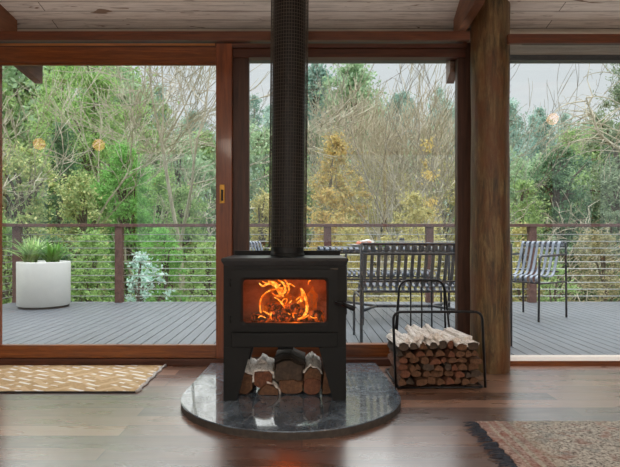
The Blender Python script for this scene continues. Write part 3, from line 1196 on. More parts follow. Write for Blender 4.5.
for pp, dy, r in strands:
    ps = smooth_pts([P(x, y, SY + dy) for x, y in pp])
    n = len(ps)
    rn = random.Random(int(pp[0][0] * 7))
    rs = [max(.0006, r * 1.35 * (math.sin(PI * (i + .6) / (n + .2)) ** .6) * rn.uniform(.75, 1.25)) for i in range(n)]
    m.tube(ps, rs, 7)
o = kid(m, 'flame_tongues', M['flame'], fire)
o['kind'] = 'stuff'
m = MB()
for (cx, cy, rx, rz, dy) in ((276, 294, .035, .05, .17), (302, 304, .035, .06, .15), (286, 305, .06, .05, .2), (266, 306, .03, .06, .16), (312, 300, .03, .06, .2)):
    bm = bmesh.new()
    bmesh.ops.create_icosphere(bm, subdivisions=3, radius=1)
    c = P(cx, cy, SY + dy)
    for v in bm.verts:
        k = 1 + .25 * math.sin(v.co.x * 5 + cx) * math.cos(v.co.z * 6 + cy)
        v.co = Vector((c.x + v.co.x * rx * k, c.y + v.co.y * .03, c.z + v.co.z * rz * k * (1.0 if v.co.z < 0 else 1.15)))
    m.bm(bm, 0, True)
o = kid(m, 'flame_glow', M['flamehaze'], fire)
o['kind'] = 'stuff'


def light(name, typ, loc, energy, col, **kw):
    l = bpy.data.lights.new(name, typ)
    l.energy = energy
    l.color = col
    for k, v in kw.items():
        setattr(l, k, v)
    o = bpy.data.objects.new(name, l)
    o.location = loc
    C.objects.link(o)
    return o


light('fire_light', 'POINT', (SX, SY + .13, .54), 4.6, (1.0, .135, .008), shadow_soft_size=.05)
light('fire_light_low', 'POINT', (SX + .05, SY + .07, .46), 1.3, (1.0, .18, .015), shadow_soft_size=.03)

# ------------------------------------------------------------------ firewood rack with its logs
phi = .02
RO = Vector((.517, 2.945, 0))
RU, RV = Vector((math.cos(phi), math.sin(phi), 0)), Vector((-math.sin(phi), math.cos(phi), 0))
RW = .495


def rp(u, v, z):
    return RO + RU * u + RV * v + Vector((0, 0, z))


rack = empty('firewood_rack', RO)
tag(rack, 'black bent-rod firewood rack full of split logs beside the round log post', 'firewood rack')
m = MB()
m.tube(rounded([rp(.02, 0, .008), rp(RW, 0, .008), rp(RW, .42, .008), rp(.02, .42, .008), rp(.02, 0.0, .008)], .03), .006, 8)
for u in (.14, .27, .40):
    m.tube([rp(u, 0, .008), rp(u, .42, .008)], .005, 8)
kid(m, 'base_frame', M['rod'], rack)
m = MB()
m.tube(rounded([rp(.005, .0, .008), rp(-.012, -.005, .43), rp(.485, -.005, .43), rp(RW + .01, 0, .008)], .05, 6), .0075, 10)
kid(m, 'front_hoop', M['rod'], rack)
for (v0, u0, u1) in ((.37, .055, .445), (.43, .085, .415)):
    m = MB()
    m.tube(rounded([rp(u0, v0, .008), rp(.108, .40, .575), rp(.388, .40, .575), rp(u1, v0, .008)], .07, 7), .006, 10)
    kid(m, 'rear_hoop', M['rod'], rack)
for u in (.178, .248, .312):
    m = MB()
    m.tube([rp(u, .40, .008), rp(u, .40, .572)], .005, 8)
    kid(m, 'upright_rod', M['rod'], rack)

rn = random.Random(11)
rows_n = (9, 8, 9, 8, 9)
row_names = ('bottom row', 'second row up', 'third row up', 'fourth row up', 'fifth row up', 'sixth row up')
ordn = ('first', 'second', 'third', 'fourth', 'fifth', 'sixth', 'seventh', 'eighth', 'ninth')
GR = 'split logs stacked in the firewood rack'
zc = .016
for r_, cnt in enumerate(rows_n):
    ws = [rn.uniform(.6, 1.45) for _ in range(cnt)]
    span = RW - .02
    tot = sum(ws)
    u = .018 + (.012 if r_ % 2 else 0)
    hrow = (.042, .039, .038, .037, .036)[r_]
    for i, w in enumerate(ws):
        ww = w / tot * (span - .012)
        hh = hrow * rn.uniform(.84, 1.1)
        dep = rn.uniform(-.018, .018) + .022
        mat = Matrix.Translation(rp(u + ww / 2, dep, zc + hh / 2)) @ Matrix.Rotation(phi + rn.uniform(-.02, .02), 4, 'Z') @ Matrix.Rotation(rn.uniform(-.22, .22), 4, 'Y')
        mt = rn.choice(['woodend', 'woodend', 'woodred', 'woodred', 'wooddark', 'woodend'])
        lab = 'split log in the firewood rack, %s from the left in the %s' % (ordn[i], row_names[r_])
        make_log('split_log', .30, ww * .97, hh, 100 + r_ * 20 + i, M[mt], rn.choice((0, 1, 2, 0, 1, 2, 3)), None, mat, lab, GR)
        u += ww
    zc += hrow * 1.0
# top of the stack: paler barky billets, ends showing dark or brown
top = [(.015, .06, .044, 'wooddark', 0), (.08, .055, .040, 'wooddark', 0), (.14, .05, .046, 'woodend', .0), (.195, .055, .044, 'wooddark', .004), (.255, .05, .05, 'wooddark', .006), (.31, .045, .055, 'woodred', 0), (.36, .06, .040, 'woodend', 0), (.425, .07, .046, 'wooddark', 0)]
for i, (u, w, h, mt, dz) in enumerate(top):
    u, w = .01 + u * .95, w * .95
    mat = Matrix.Translation(rp(u + w / 2, .015 + .014 * (i % 3), zc + dz + h / 2)) @ Matrix.Rotation(phi + (.05, -.03, .04, .02, -.04, .06, .03, .07)[i], 4, 'Z')
    lab = 'pale-barked log on top of the rack stack, %s from the left in its upper layer' % ordn[i]
    make_log('split_log', .30, w * .95, h * .9, 300 + i, M[mt], (1, 0, 2, 0, 1, 3, 1, 1)[i], M['bark'], mat, lab, GR, (0, 1), .004)
peak = [(.05, .04, .026, 0), (.11, .035, .03, 0), (.155, .032, .036, .006), (.195, .034, .03, .02), (.235, .036, .034, .014), (.275, .034, .030, .006), (.345, .05, .024, 0), (.415, .06, .024, .002)]
for i, (u, w, h, dz) in enumerate(peak):
    u, w = .015 + u * .95, w * .95
    mat = Matrix.Translation(rp(u + w / 2, .06 + .025 * (i % 3), zc + .040 + h / 2 + dz)) @ Matrix.Rotation(phi + (.12, -.08, .1, .16, -.05, .12, .2, .16)[i], 4, 'Z') @ Matrix.Rotation(.04, 4, 'X') @ Matrix.Rotation((.3, -.4, .2, .5, -.3, .4, .1, -.1)[i], 4, 'Y')
    lab = 'thin white-barked billet lying loose on the very top of the rack, %s from the left' % ordn[i]
    make_log('split_log', .27, w, h, 330 + i, M['bark'], (2, 0, 2, 2, 0, 2, 1, 1)[i], None, mat, lab, GR)

# ------------------------------------------------------------------ rugs
x1 = -.905
m = MB()
nx, ny = 40, 10
rn = random.Random(3)
ya, yb = 2.875, 3.455
x0 = -2.75


def grid_slab(m, x0, x1, y0, y1, z0, z1, nx, ny, amp, seed, mi=0):
    rn = random.Random(seed)
    vs, fs = [], []
    for j in range(ny + 1):
        for i in range(nx + 1):
            ed = amp * rn.uniform(-1, 1)
            x = x0 + (x1 - x0) * i / nx + (ed * 2 if i in (0, nx) else 0)
            y = y0 + (y1 - y0) * j / ny + (ed if j in (0, ny) else 0)
            vs.append((x, y, z1 + rn.uniform(-amp, amp) * .4))
    n = len(vs)
    vs += [(x, y, z0) for x, y, z in vs]
    for j in range(ny):
        for i in range(nx):
            a = j * (nx + 1) + i
            fs.append((a, a + 1, a + nx + 2, a + nx + 1))
            fs.append((n + a + nx + 1, n + a + nx + 2, n + a + 1, n + a))
    ring = [i for i in range(nx + 1)] + [(j * (nx + 1) + nx) for j in range(1, ny + 1)] + [ny * (nx + 1) + i for i in range(nx - 1, -1, -1)] + [j * (nx + 1) for j in range(ny - 1, 0, -1)]
    for a, b in zip(ring, ring[1:] + ring[:1]):
        fs.append((a, n + a, n + b, b))
    m.add(vs, fs, mi)


grid_slab(m, x0, x1, ya, yb, .001, .011, nx, ny, .002, 4)
mat_o = m.build('doormat_runner', M['mat'])
tag(mat_o, 'flat beige woven mat with pale zigzags lying along the sill of the sliding door', 'rug')
m = MB()
ps = [(x1 + .008 + .006 * math.sin(i * 1.9), ya + (yb - ya) * i / 14, .008) for i in range(15)]
m.tube(ps, [.009 + .003 * math.sin(i * 2.3) for i in range(15)], 8)
o = m.build('end_binding', M['binding'], mat_o)
m = MB()
m.box(x0, x1, ya - .006, ya + .002, .001, .009)
o = m.build('hem', M['shadowgap'], mat_o)

m = MB()
rx, ry1 = .785, 2.385
grid_slab(m, 0, 2.6, -1.7, 0, .001, .016, 150, 100, .004, 6)
rug = m.build('fringed_rug', M['rug'])
rug.location = (rx, ry1, 0)
tag(rug, 'thick red and beige woven rug with a dark fringe on the floorboards', 'rug')
m = MB()
rn = random.Random(9)
for i in range(110):
    y = -.005 - 1.68 * i / 110
    for k in range(2):
        L = rn.uniform(.04, .075)
        dy = rn.uniform(-.018, .018)
        p0 = Vector((.004, y + rn.uniform(-.005, .005), .010))
        p1 = p0 + Vector((-L * .5, dy * .4, .006 * rn.random()))
        p2 = Vector((-L, y + dy, .004 + .005 * rn.random()))
        m.tube([p0, p1, p2], [.0022, .0026, .0014], 5)
o = m.build('fringe', M['fringe'], rug)
o['kind'] = 'stuff'
o['label'] = 'charcoal yarn tassels'

# ------------------------------------------------------------------ deck, railing
DY0, DY1 = 3.67, 7.0
DXL = -3.80
m = MB()
x = DXL
while x < 8.0:
    m.box(x, x + .089, DY0, DY1 + .03, -.045, -.004, bevel=0)
    x += .097
m.build('floor_deck', M['deck'])['kind'] = 'structure'
m = MB()
m.box(DXL, 8.0, DY0, DY1 + .02, -.26, -.06)
m.build('floor_deck_frame', M['shadowgap'])['kind'] = 'structure'

rail = empty('deck_railing', (2, 6.96, 0))
tag(rail, 'brown timber railing with horizontal steel cables along the edge of the deck', 'railing')
RZ = .84 + (238 - 225.2) * 6.96 / F
m = MB()
m.box(-3.84, 8.0, 6.90, 7.02, RZ - .022, RZ + .018, bevel=.004)
kid(m, 'top_rail', M['rail'], rail)
m = MB()
m.box(-3.84, -3.72, 3.9, 6.90, RZ - .022, RZ + .018, bevel=.004)
kid(m, 'side_top_rail', M['rail'], rail)
px = [17.5, 119.5, 222, 327.5, 429.3, 531.7, 634, 736, 838]
for p in px:
    X = (p - CX) * 6.96 / F
    m = MB()
    m.box(X - .048, X + .048, 6.915, 7.005, -.006, RZ - .02, bevel=.004)
    kid(m, 'post', M['rail'], rail)
for yy in (5.6, 4.2):
    m = MB()
    m.box(-3.826, -3.736, yy - .045, yy + .045, -.006, RZ - .02, bevel=.004)
    kid(m, 'post', M['rail'], rail)
for i in range(10):
    z = CH - (234.4 + i * 6.85 - CY) * 6.96 / F
    m = MB()
    m.tube([(-3.78, 6.96, z), (8.0, 6.96, z)], .0055, 6)
    kid(m, 'cable', M['wire'], rail)
    m = MB()
    m.tube([(-3.78, 6.96, z), (-3.78, 3.9, z)], .0055, 6)
    kid(m, 'side_cable', M['wire'], rail)

# planter
pc = Vector((-3.165, 6.50, 0))
pl = empty('planter', pc)
tag(pl, 'large round white planter standing in the corner of the deck railing', 'planter')
m = MB().lathe([(.290, .022), (.300, .03), (.303, .54), (.299, .553), (.288, .553), (.284, .50)], pc, 56, cap=False)
m.lathe([(.0, .022), (.290, .022)], pc, 56, cap=False)
kid(m, 'pot', M['planter'], pl)
kid(MB().lathe([(.285, -.004), (.285, .022)], pc, 40), 'plinth', M['shadowgap'], pl)
kid(MB().lathe([(0, .515), (.286, .515), (.286, .50), (0, .50)], pc, 40, cap=False), 'soil', M['soil'], pl)


def strap_plant(name, c, n, h, spread, mat, label, seed, w=.012):
    rn = random.Random(seed)
    m = MB()
    for i in range(n):
        a = rn.uniform(0, 2 * PI)
        L = h * rn.uniform(.6, 1.1)
        s = spread * rn.uniform(.3, 1.0)
        dirv = Vector((math.cos(a), math.sin(a), 0))
        b = Vector(c) + Vector((rn.uniform(-.05, .05), rn.uniform(-.05, .05), 0))
        pts = []
        for k in range(6):
            t = k / 5
            pts.append(b + dirv * s * t ** 1.4 + Vector((0, 0, L * (t - .38 * t * t * (s / spread)))))
        side = Vector((-math.sin(a), math.cos(a), 0))
        vs, fs = [], []
        for k, p in enumerate(pts):
            ww = w * (1 - (k / 5) ** 2.2) + .0015
            vs += [p - side * ww, p + side * ww + Vector((0, 0, .002)), p + Vector((0, 0, -.004)) - dirv * .002]
        for k in range(5):
            for q in range(3):
                fs.append((k * 3 + q, k * 3 + (q + 1) % 3, k * 3 + 3 + (q + 1) % 3, k * 3 + 3 + q))
        m.add(vs, fs)
    o = m.build(name, mat, origin=c)
    tag(o, label, 'plant')
    return o


strap_plant('potted_flax', (-3.31, 6.47, .515), 120, .40, .30, LEAF['strap'], 'pale striped strap-leaved plant, the taller one in the white planter', 5, .013)
strap_plant('potted_lily', (-3.04, 6.47, .515), 100, .34, .26, LEAF['strapgreen'], 'fresh green strap-leaved plant on the right side of the white planter', 6, .012)


# ------------------------------------------------------------------ slatted outdoor furniture
def slat_profile():
    """side view of back and seat, x forward, z up"""
    pts = [(-.245, .745), (-.250, .775), (-.235, .797), (-.205, .800), (-.185, .78), (-.172, .735), (-.128, .60), (-.098, .52), (-.072, .472), (-.035, .446), (.02, .437), (.11, .446), (.19, .456), (.235, .452), (.258, .43), (.255, .40), (.235, .385)]
    v = [Vector((x, 0, z)) for x, z in pts]
    return smooth_pts(v, 3)


def slatted_seat(width, n, root, mat_, name='slat'):
    """every slat bends over the back and down into the seat"""
    prof = slat_profile()
    for i in range(n):
        y = -width / 2 + width * (i + .5) / n
        m = MB()
        m.tube([(p.x, y, p.z) for p in prof], 1, flat=(width / n * .48, .008, (0, 1, 0)))
        m.build(name, mat_, root)


def armchair(label, loc, rz):
    r = empty('slatted_armchair', loc, rz)
    tag(r, label, 'chair', 'slatted metal armchairs on the deck')
    w = .49
    slatted_seat(w - .02, 8, r, M['chairlit'])
    for s in (-1, 1):
        y = s * w / 2
        m = MB()
        m.tube(rounded([(-.265, y, 0), (-.25, y, .66), (-.25, y, .78), (-.245, y, .79)], .04), .011, 10)
        m.build('rear_leg', M['frame_metal'], r)
        m = MB()
        m.tube(rounded([(.285, y, 0), (.27, y, .655), (-.25, y, .665)], .05, 6), .011, 10)
        m.build('front_leg_and_arm', M['frame_metal'], r)
        m = MB()
        m.tube([(.277, y, .38), (-.255, y, .38)], .009, 8)
        m.build('side_rail', M['frame_metal'], r)
    for (x, z) in ((-.25, .75), (-.10, .49), (.245, .385)):
        m = MB()
        m.tube([(x, -w / 2, z), (x, w / 2, z)], .009, 8)
        m.build('cross_rail', M['frame_metal'], r)
    return r


fw = Vector((2.37, 5.30)) - Vector((2.82, 5.635))
rz = math.atan2(fw.y, fw.x)
cc = (Vector((2.37, 5.30)) + Vector((2.52, 6.016))) / 2
armchair('grey slatted metal armchair standing alone on the deck right of the log post', (cc.x, cc.y, 0), rz)
armchair('grey slatted armchair at the table, half hidden behind the stove flue', (-.40, 5.62, 0), -.5)


def bench(label, loc, rz, width, n, back=True):
    r = empty('slatted_bench', loc, rz)
    tag(r, label, 'bench', 'slatted metal benches at the deck table')
    if back:
        slatted_seat(width - .03, n, r, M['chairmetal'])
    else:
        prof = smooth_pts([Vector((x, 0, z)) for x, z in ((-.235, .395), (-.25, .42), (-.235, .448), (-.19, .455), (0, .448), (.19, .455), (.235, .448), (.25, .42), (.235, .395))], 3)
        for i in range(n):
            y = -width / 2 + .015 + (width - .03) * (i + .5) / n
            m = MB()
            m.tube([(p.x, y, p.z) for p in prof], 1, flat=((width - .03) / n * .56, .007, (0, 1, 0)))
            m.build('slat', M['chairmetal'], r)
    for s in (-1, 1):
        y = s * width / 2
        if back:
            m = MB()
            m.tube([(-.25, y, 0), (-.25, y, .795)], .012, 10)
            m.build('rear_leg', M['frame_metal'], r)
    for x in ((.225,) if back else (.225, -.225)):
        m = MB()
        m.tube(rounded([(x, -width / 2 - .01, 0), (x, -width / 2 - .01, .375), (x, width / 2 + .01, .375), (x, width / 2 + .01, 0)], .05, 6), .011, 10)
        m.build('front_leg_frame' if back else 'leg_frame', M['frame_metal'], r)
    if back:
        for (x, z, rr) in ((-.24, .792, .012), (-.215, .715, .010), (-.098, .49, .009)):
            m = MB()
            m.tube([(x, -width / 2, z), (x, width / 2, z)], rr, 8)
            m.build('back_rail', M['frame_metal'], r)
    for s in (-1, 1):
        m = MB()
        m.tube([(.225, s * width / 2, .375), (-.25 if back else -.225, s * width / 2, .375)], .010, 8)
        m.build('side_rail', M['frame_metal'], r)
    return r


bench('grey slatted bench with a tall back at the near side of the table', (1.045, 4.38, 0), PI / 2, 1.165, 21, True)
bench('backless grey slatted bench on the far side of the deck table', (.97, 6.2, 0), PI / 2, 1.18, 21, False)

tb = empty('slatted_table', (1.06, 5.47, 0))
tag(tb, 'long grey slatted metal table on the deck between the two benches', 'table')
TX0, TX1 = .16, 1.96
n = 32
for i in range(n):
    x = TX0 + (TX1 - TX0) * (i + .5) / n
    pr = smooth_pts([Vector((x, y, z)) for y, z in ((5.085, .705), (5.07, .725), (5.085, .742), (5.13, .747), (5.47, .747), (5.81, .747), (5.855, .742), (5.87, .725), (5.855, .705))], 3)
    m = MB()
    m.tube(pr, 1, flat=((TX1 - TX0) / n * .6, .007, (1, 0, 0)))
    kid(m, 'slat', M['chairmetal'], tb)
for y in (5.085, 5.855):
    m = MB()
    m.tube([(TX0, y, .70), (TX1, y, .70)], .012, 8)
    kid(m, 'edge_rail', M['frame_metal'], tb)
for x, y in ((.585, 5.12), (.485, 5.84), (1.55, 5.12), (1.62, 5.84)):
    m = MB()
    m.tube([(x, y, .70), (x, y, 0.0)], .014, 10)
    kid(m, 'leg', M['frame_metal'], tb)
m = MB()
m.tube([(.765, 5.48, .137), (1.355, 5.48, .137)], .016, 10)
kid(m, 'stretcher', M['frame_metal'], tb)
for (x, y, xx) in ((.585, 5.12, .765), (.485, 5.84, .765), (1.55, 5.12, 1.355), (1.62, 5.84, 1.355)):
    m = MB()
    m.tube([(x, y, .137), (xx, 5.48, .137)], .014, 10)
    kid(m, 'stretcher_fork', M['frame_metal'], tb)

# food and jar on the table
tz = .751
pp = P(362, 246, 5.35)
o = empty('serving_plate', (pp.x, 5.35, tz))
tag(o, 'white serving plate of orange-brown food on the deck table behind the bench', 'plate')
kid(MB().lathe([(0, .0), (.08, .0), (.15, .022), (.155, .026), (.148, .026), (.08, .006), (0, .006)], (pp.x, 5.35, tz), 32, cap=False), 'dish', M['plate'], o)
m = MB()
rn = random.Random(2)
for i in range(14):
    bm = bmesh.new()
    bmesh.ops.create_icosphere(bm, subdivisions=2, radius=1)
    c = Vector((pp.x + rn.uniform(-.085, .085), 5.35 + rn.uniform(-.05, .05), tz + .025 + rn.uniform(0, .02)))
    s = (rn.uniform(.02, .04), rn.uniform(.02, .03), rn.uniform(.008, .016))
    for v in bm.verts:
        v.co = c + Vector((v.co.x * s[0], v.co.y * s[1], v.co.z * s[2]))
    m.bm(bm, 0, True)
f_ = kid(m, 'food_slices', M['food'], o)
f_['kind'] = 'stuff'
m = MB()
m.tube([(pp.x - .02, 5.33, tz + .05), (pp.x + .06, 5.34, tz + .062), (pp.x + .12, 5.36, tz + .05)], [.01, .016, .008], 8)
kid(m, 'folded_napkin', M['plate'], o)
pp = P(380.5, 246, 5.35)
m = MB()
rn = random.Random(5)
for i in range(60):
    a = rn.uniform(0, 2 * PI)
    q = Vector((pp.x + rn.uniform(-.035, .035), 5.35 + rn.uniform(-.03, .03), tz))
    m.tube([q, q + Vector((.015 * math.cos(a), .015 * math.sin(a), rn.uniform(.02, .055)))], [.006, .002], 4)
o = m.build('herb_bunch', M['herb'])
tag(o, 'small heap of bright green leaves on the deck table right of the plate', 'herbs')
pp = P(402, 246, 5.45)
o = empty('lidded_jar', (pp.x, 5.45, tz))
tag(o, 'small grey jar with a dark lid on the deck table', 'jar')
kid(MB().lathe([(.026, 0), (.03, .01), (.03, .055), (.024, .066)], (pp.x, 5.45, tz), 20), 'jar_body', M['jar'], o)
kid(MB().lathe([(.027, .066), (.027, .084), (.02, .09)], (pp.x, 5.45, tz), 20), 'lid', M['lid'], o)


# ------------------------------------------------------------------ pendant lamps hanging further back in the room
for lx, ly, lz, lab in ((-3.79, -.6, 2.195, 'frosted globe pendant lamp hanging at the far left of the room'),
                        (-2.93, -.6, 2.18, 'frosted globe pendant lamp hanging second from the left wall'),
                        (3.69, -.6, 2.59, 'frosted globe pendant lamp hanging high near the right wall')):
    r = empty('pendant_lamp', (lx, ly, lz))
    tag(r, lab, 'lamp', 'globe pendant lamps behind the viewer')
    bm = bmesh.new()
    bmesh.ops.create_icosphere(bm, subdivisions=3, radius=.085)
    bmesh.ops.translate(bm, vec=(lx, ly, lz), verts=bm.verts)
    kid(MB().bm(bm, 0, True), 'globe', M['lamp'], r)
    kid(MB().tube([(lx, ly, lz + .07), (lx, ly, lz + .12)], .02, 12), 'lamp_cap', M['rod'], r)
    kid(MB().tube([(lx, ly, lz + .11), (lx, ly, ceilz(ly))], .003, 6), 'cord', M['rod'], r)

# unseen fill lamps behind the camera, added to brighten the room
for lx, lab in ((-1.13, 'long fill lamp added over the left of the room'), (-.25, 'long fill lamp added over the middle of the room'), (2.95, 'long fill lamp added over the right of the room')):
    r = empty('fill_pendant', (lx, -1.6, 2.30))
    tag(r, lab, 'lamp', 'fill lamps added behind the viewer')
    kid(MB().box(lx - .12, lx + .12, -2.4, -.8, 2.27, 2.33), 'diffuser', M['fill_lamp_glow'], r)
    kid(MB().box(lx - .13, lx + .13, -2.46, -2.40, 2.25, 2.35, bevel=.004), 'end_cap', M['rod'], r)
    kid(MB().box(lx - .13, lx + .13, -.80, -.74, 2.25, 2.35, bevel=.004), 'end_cap', M['rod'], r)
    for yy_ in (-2.43, -.77):
        kid(MB().tube([(lx, yy_, 2.34), (lx, yy_, ceilz(yy_) + (.1 if SY0 < yy_ < SY1 else 0))], .003, 6), 'cord', M['rod'], r)

# ------------------------------------------------------------------ the valley outside
def ground(x, y):
    if y < 15:
        z = -2.3 - .06 * (y - 7)
    elif y < 30:
        z = -2.78 + (y - 15) * .06
    else:
        t = min(1.0, (y - 30) / 55.0)
        top = 14.0 - max(0, x - 24) * .13 + 1.2 * math.sin(x * .13)
        z = -1.88 + (top + 1.88) * (t ** 1.15)
        if y > 85:
            z -= (y - 85) * .3
    return z + .25 * math.sin(x * .7 + y * .3) + .15 * math.sin(x * 1.7 - y * .9)


m = MB()
xs = np.linspace(-75, 85, 81)
ys = list(np.linspace(3.0, 30, 28)) + list(np.linspace(32, 110, 40))
vs = [(float(x), float(y), ground(x, y)) for y in ys for x in xs]
nx = len(xs)
fs = [(j * nx + i, j * nx + i + 1, (j + 1) * nx + i + 1, (j + 1) * nx + i) for j in range(len(ys) - 1) for i in range(nx - 1)]
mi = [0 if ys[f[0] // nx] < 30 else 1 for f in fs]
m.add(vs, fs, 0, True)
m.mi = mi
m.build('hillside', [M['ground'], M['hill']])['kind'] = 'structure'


def leaf_quads(cent, size, aspect, rng, droop=0.0, upright=0.0):
    """one diamond leaf at every centre"""
    n = len(cent)
    d = rng.normal(size=(n, 3))
    d[:, 2] = d[:, 2] * (1.0) - droop + upright
    d /= np.linalg.norm(d, axis=1)[:, None]
    t = rng.normal(size=(n, 3))
    w = np.cross(d, t)
    w /= np.linalg.norm(w, axis=1)[:, None] + 1e-9
    L = (size * rng.uniform(.6, 1.3, size=n))[:, None]
    a = cent - d * L / 2
    b = cent + w * L * aspect / 2
    c = cent + d * L / 2
    e = cent - w * L * aspect / 2
    v = np.stack([a, b, c, e], axis=1).reshape(-1, 3)
    return v


def quads_object(name, v, mat, parent=None):
    n = len(v) // 4
    me = bpy.data.meshes.new(name)
    me.vertices.add(len(v))
    me.vertices.foreach_set('co', v.astype(np.float32).ravel())
    me.loops.add(len(v))
    me.loops.foreach_set('vertex_index', np.arange(len(v), dtype=np.int32))
    me.polygons.add(n)
    me.polygons.foreach_set('loop_start', np.arange(0, len(v), 4, dtype=np.int32))
    me.update(calc_edges=True)
    me.materials.append(mat)
    o = bpy.data.objects.new(name, me)
    C.objects.link(o)
    if parent is not None:
        o.parent = parent
    return o


def crown_points(shape, n, w, h, z0, rng, nclump, clump):
    """leaf centres gathered in clumps inside a crown"""
    cl = []
    while len(cl) < nclump:
        t = rng.uniform(0, 1)
        if shape == 'cone':
            r = (1 - t) ** .8 * .5 + .03
        elif shape == 'round':
            r = .5 * math.sqrt(max(0.02, 1 - (2 * t - 1) ** 2))
        elif shape == 'vase':
            r = .12 + .4 * t ** .7 if t < .85 else .35
        elif shape == 'bush':
            r = .5 * math.sqrt(max(0.03, 1 - t ** 2))
        else:
            r = .5 * (math.sin(PI * min(1, t * .9 + .12)) ** .6)
        a = rng.uniform(0, 2 * PI)
        r *= .8 + .22 * math.sin(3 * a + nclump) + .16 * math.sin(7 * t * PI + 2 * a + w * 9)
        rr = r * math.sqrt(rng.uniform(.1, 1.0)) * rng.uniform(.8, 1.12)
        cl.append((rr * math.cos(a) * w, rr * math.sin(a) * w, z0 + t * h))
    cl = np.array(cl)
    pick = rng.integers(0, nclump, size=n)
    d = rng.normal(size=(n, 3))
    d /= np.linalg.norm(d, axis=1)[:, None]
    rad = clump * np.abs(rng.normal(0, .62, size=n)) * rng.uniform(.5, 1.6, size=nclump)[pick]
    p = cl[pick] + d * rad[:, None] * np.array([1, 1, .75])
    return p, cl


def leafy_tree(name, label, cat, loc, w, h, trunk_h, shape, n, size, leaf, seed, group=None, aspect=.45, nclump=30, clump=None, bark='barktrunk', tr=None, droop=0.0, boughs=True, upright=0.0):
    """tree or shrub: trunk with boughs, foliage"""
    rng = np.random.default_rng(seed)
    r = empty(name, loc)
    tag(r, label, cat, group)
    clump = (clump or .16 * min(w, h)) * .85
    nclump = int(nclump * 3.2)
    n, size = int(n * 2.6), size * .82
    pts, cl = crown_points(shape, n, w, h - trunk_h, trunk_h, rng, nclump, clump)
    m = MB()
    tr = tr or .02 * h + .01
    top = Vector((0, 0, trunk_h + (h - trunk_h) * .8))
    st = [Vector((0.03 * h * math.sin(seed + k), .03 * h * math.cos(seed * 2 + k), top.z * k / 6)) if 0 < k else Vector((0, 0, -.1)) for k in range(7)]
    m.tube(st, [tr * (1 - .12 * k) for k in range(7)], 7)
    if boughs:
        for c in cl[::5]:
            k = max(1, min(5, int(6 * max(trunk_h * .8, (c[2] - .25 * w)) / max(top.z, .1))))
            a = st[k]
            b = Vector(c)
            mid = a.lerp(b, .5) + Vector((0, 0, .06 * h))
            m.tube([a, mid, b], [tr * .38, tr * .25, tr * .08], 4, cap=False)
    m.build('trunk' if trunk_h > .3 else 'stems', M[bark], r)
    quads_object('foliage', leaf_quads(pts, size, aspect, rng, droop, upright), LEAF[leaf], r)
    return r


def bare_tree(name, label, loc, H, r0, seed, mat='greybark', stems=1, spread=.35, levels=5, kids_=(2, 3), wig=.16, droop=0.0, lean=(0, 0), leaf=None, nleaf=0, lsize=.1, group=None, thin=.0045, first=.32, side=.45):
    rn = random.Random(seed)
    r = empty(name, loc)
    tag(r, label, 'tree', group)
    tk, br = MB(), MB()
    tips = []

    def grow(p, d, L, rad, lev):
        m = tk if lev == 0 else br
        ns = 5 if lev < 2 else 4 if lev < 4 else 3
        pts, rs = [p.copy()], [rad]
        end = max(thin * .6, rad * (.62 if lev else .6))
        for i in range(ns):
            d = (d + Vector((rn.gauss(0, wig), rn.gauss(0, wig), rn.gauss(0, wig * .6) + (.05 if droop == 0 else -droop * lev * .1)))).normalized()
            p = p + d * L / ns
            pts.append(p.copy())
            rs.append(rad + (end - rad) * (i + 1) / ns)
        m.tube(pts, rs, 7 if lev < 1 else 5 if lev < 2 else 3, cap=False)
        tips.append(p.copy())
        if lev >= levels:
            return
        for k in range(rn.randint(*kids_)):
            q = pts[-1] if k == 0 else pts[rn.randint(max(1, ns - 2), ns)]
            rr = end * (.9 if k == 0 else .7)
            ax = Vector((rn.gauss(0, 1), rn.gauss(0, 1), rn.gauss(0, .35)))
            nd = (d + ax.normalized() * rn.uniform(.5, 1.0) * (spread * 1.7 if k else spread)).normalized()
            grow(q, nd, L * rn.uniform(.68, .86), max(thin, rr), lev + 1)
        if lev >= 1 and rn.random() < side:
            q = pts[rn.randint(1, ns - 1)]
            ax = Vector((rn.gauss(0, 1), rn.gauss(0, 1), rn.gauss(0, .5))).normalized()
            grow(q, (d * .5 + ax * .7).normalized(), L * .6, max(thin, rad * .45), lev + 1)

    for s in range(stems):
        a = 2 * PI * s / stems + rn.uniform(-.4, .4)
        d = Vector((lean[0], lean[1], 1)) + (Vector((math.cos(a), math.sin(a), 0)) * spread * rn.uniform(.6, 1.3) if stems > 1 else Vector((0, 0, 0)))
        grow(Vector((.08 * math.cos(a), .08 * math.sin(a), -.1)) * (1 if stems > 1 else .01), d.normalized(), H * first * rn.uniform(.9, 1.1), r0, 0)
    tk.build('trunk', M[mat], r)
    br.build('branches', M[mat], r)
    if leaf:
        rng = np.random.default_rng(seed)
        t = np.array([tuple(x) for x in tips])
        pk = t[rng.integers(0, len(t), size=nleaf)] + rng.normal(size=(nleaf, 3)) * .12
        quads_object('leaves', leaf_quads(pk, lsize, .6, rng), LEAF[leaf], r)
    return r


def at(px, y, dz=0.0):
    x = (px - CX) * y / F
    return (x, y, ground(x, y) + dz)


def height_to(px, py, y):
    """height of a plant at that depth whose top shows at row py"""
    x = (px - CX) * y / F
    return CH - (py - CY) * y / F - ground(x, y)


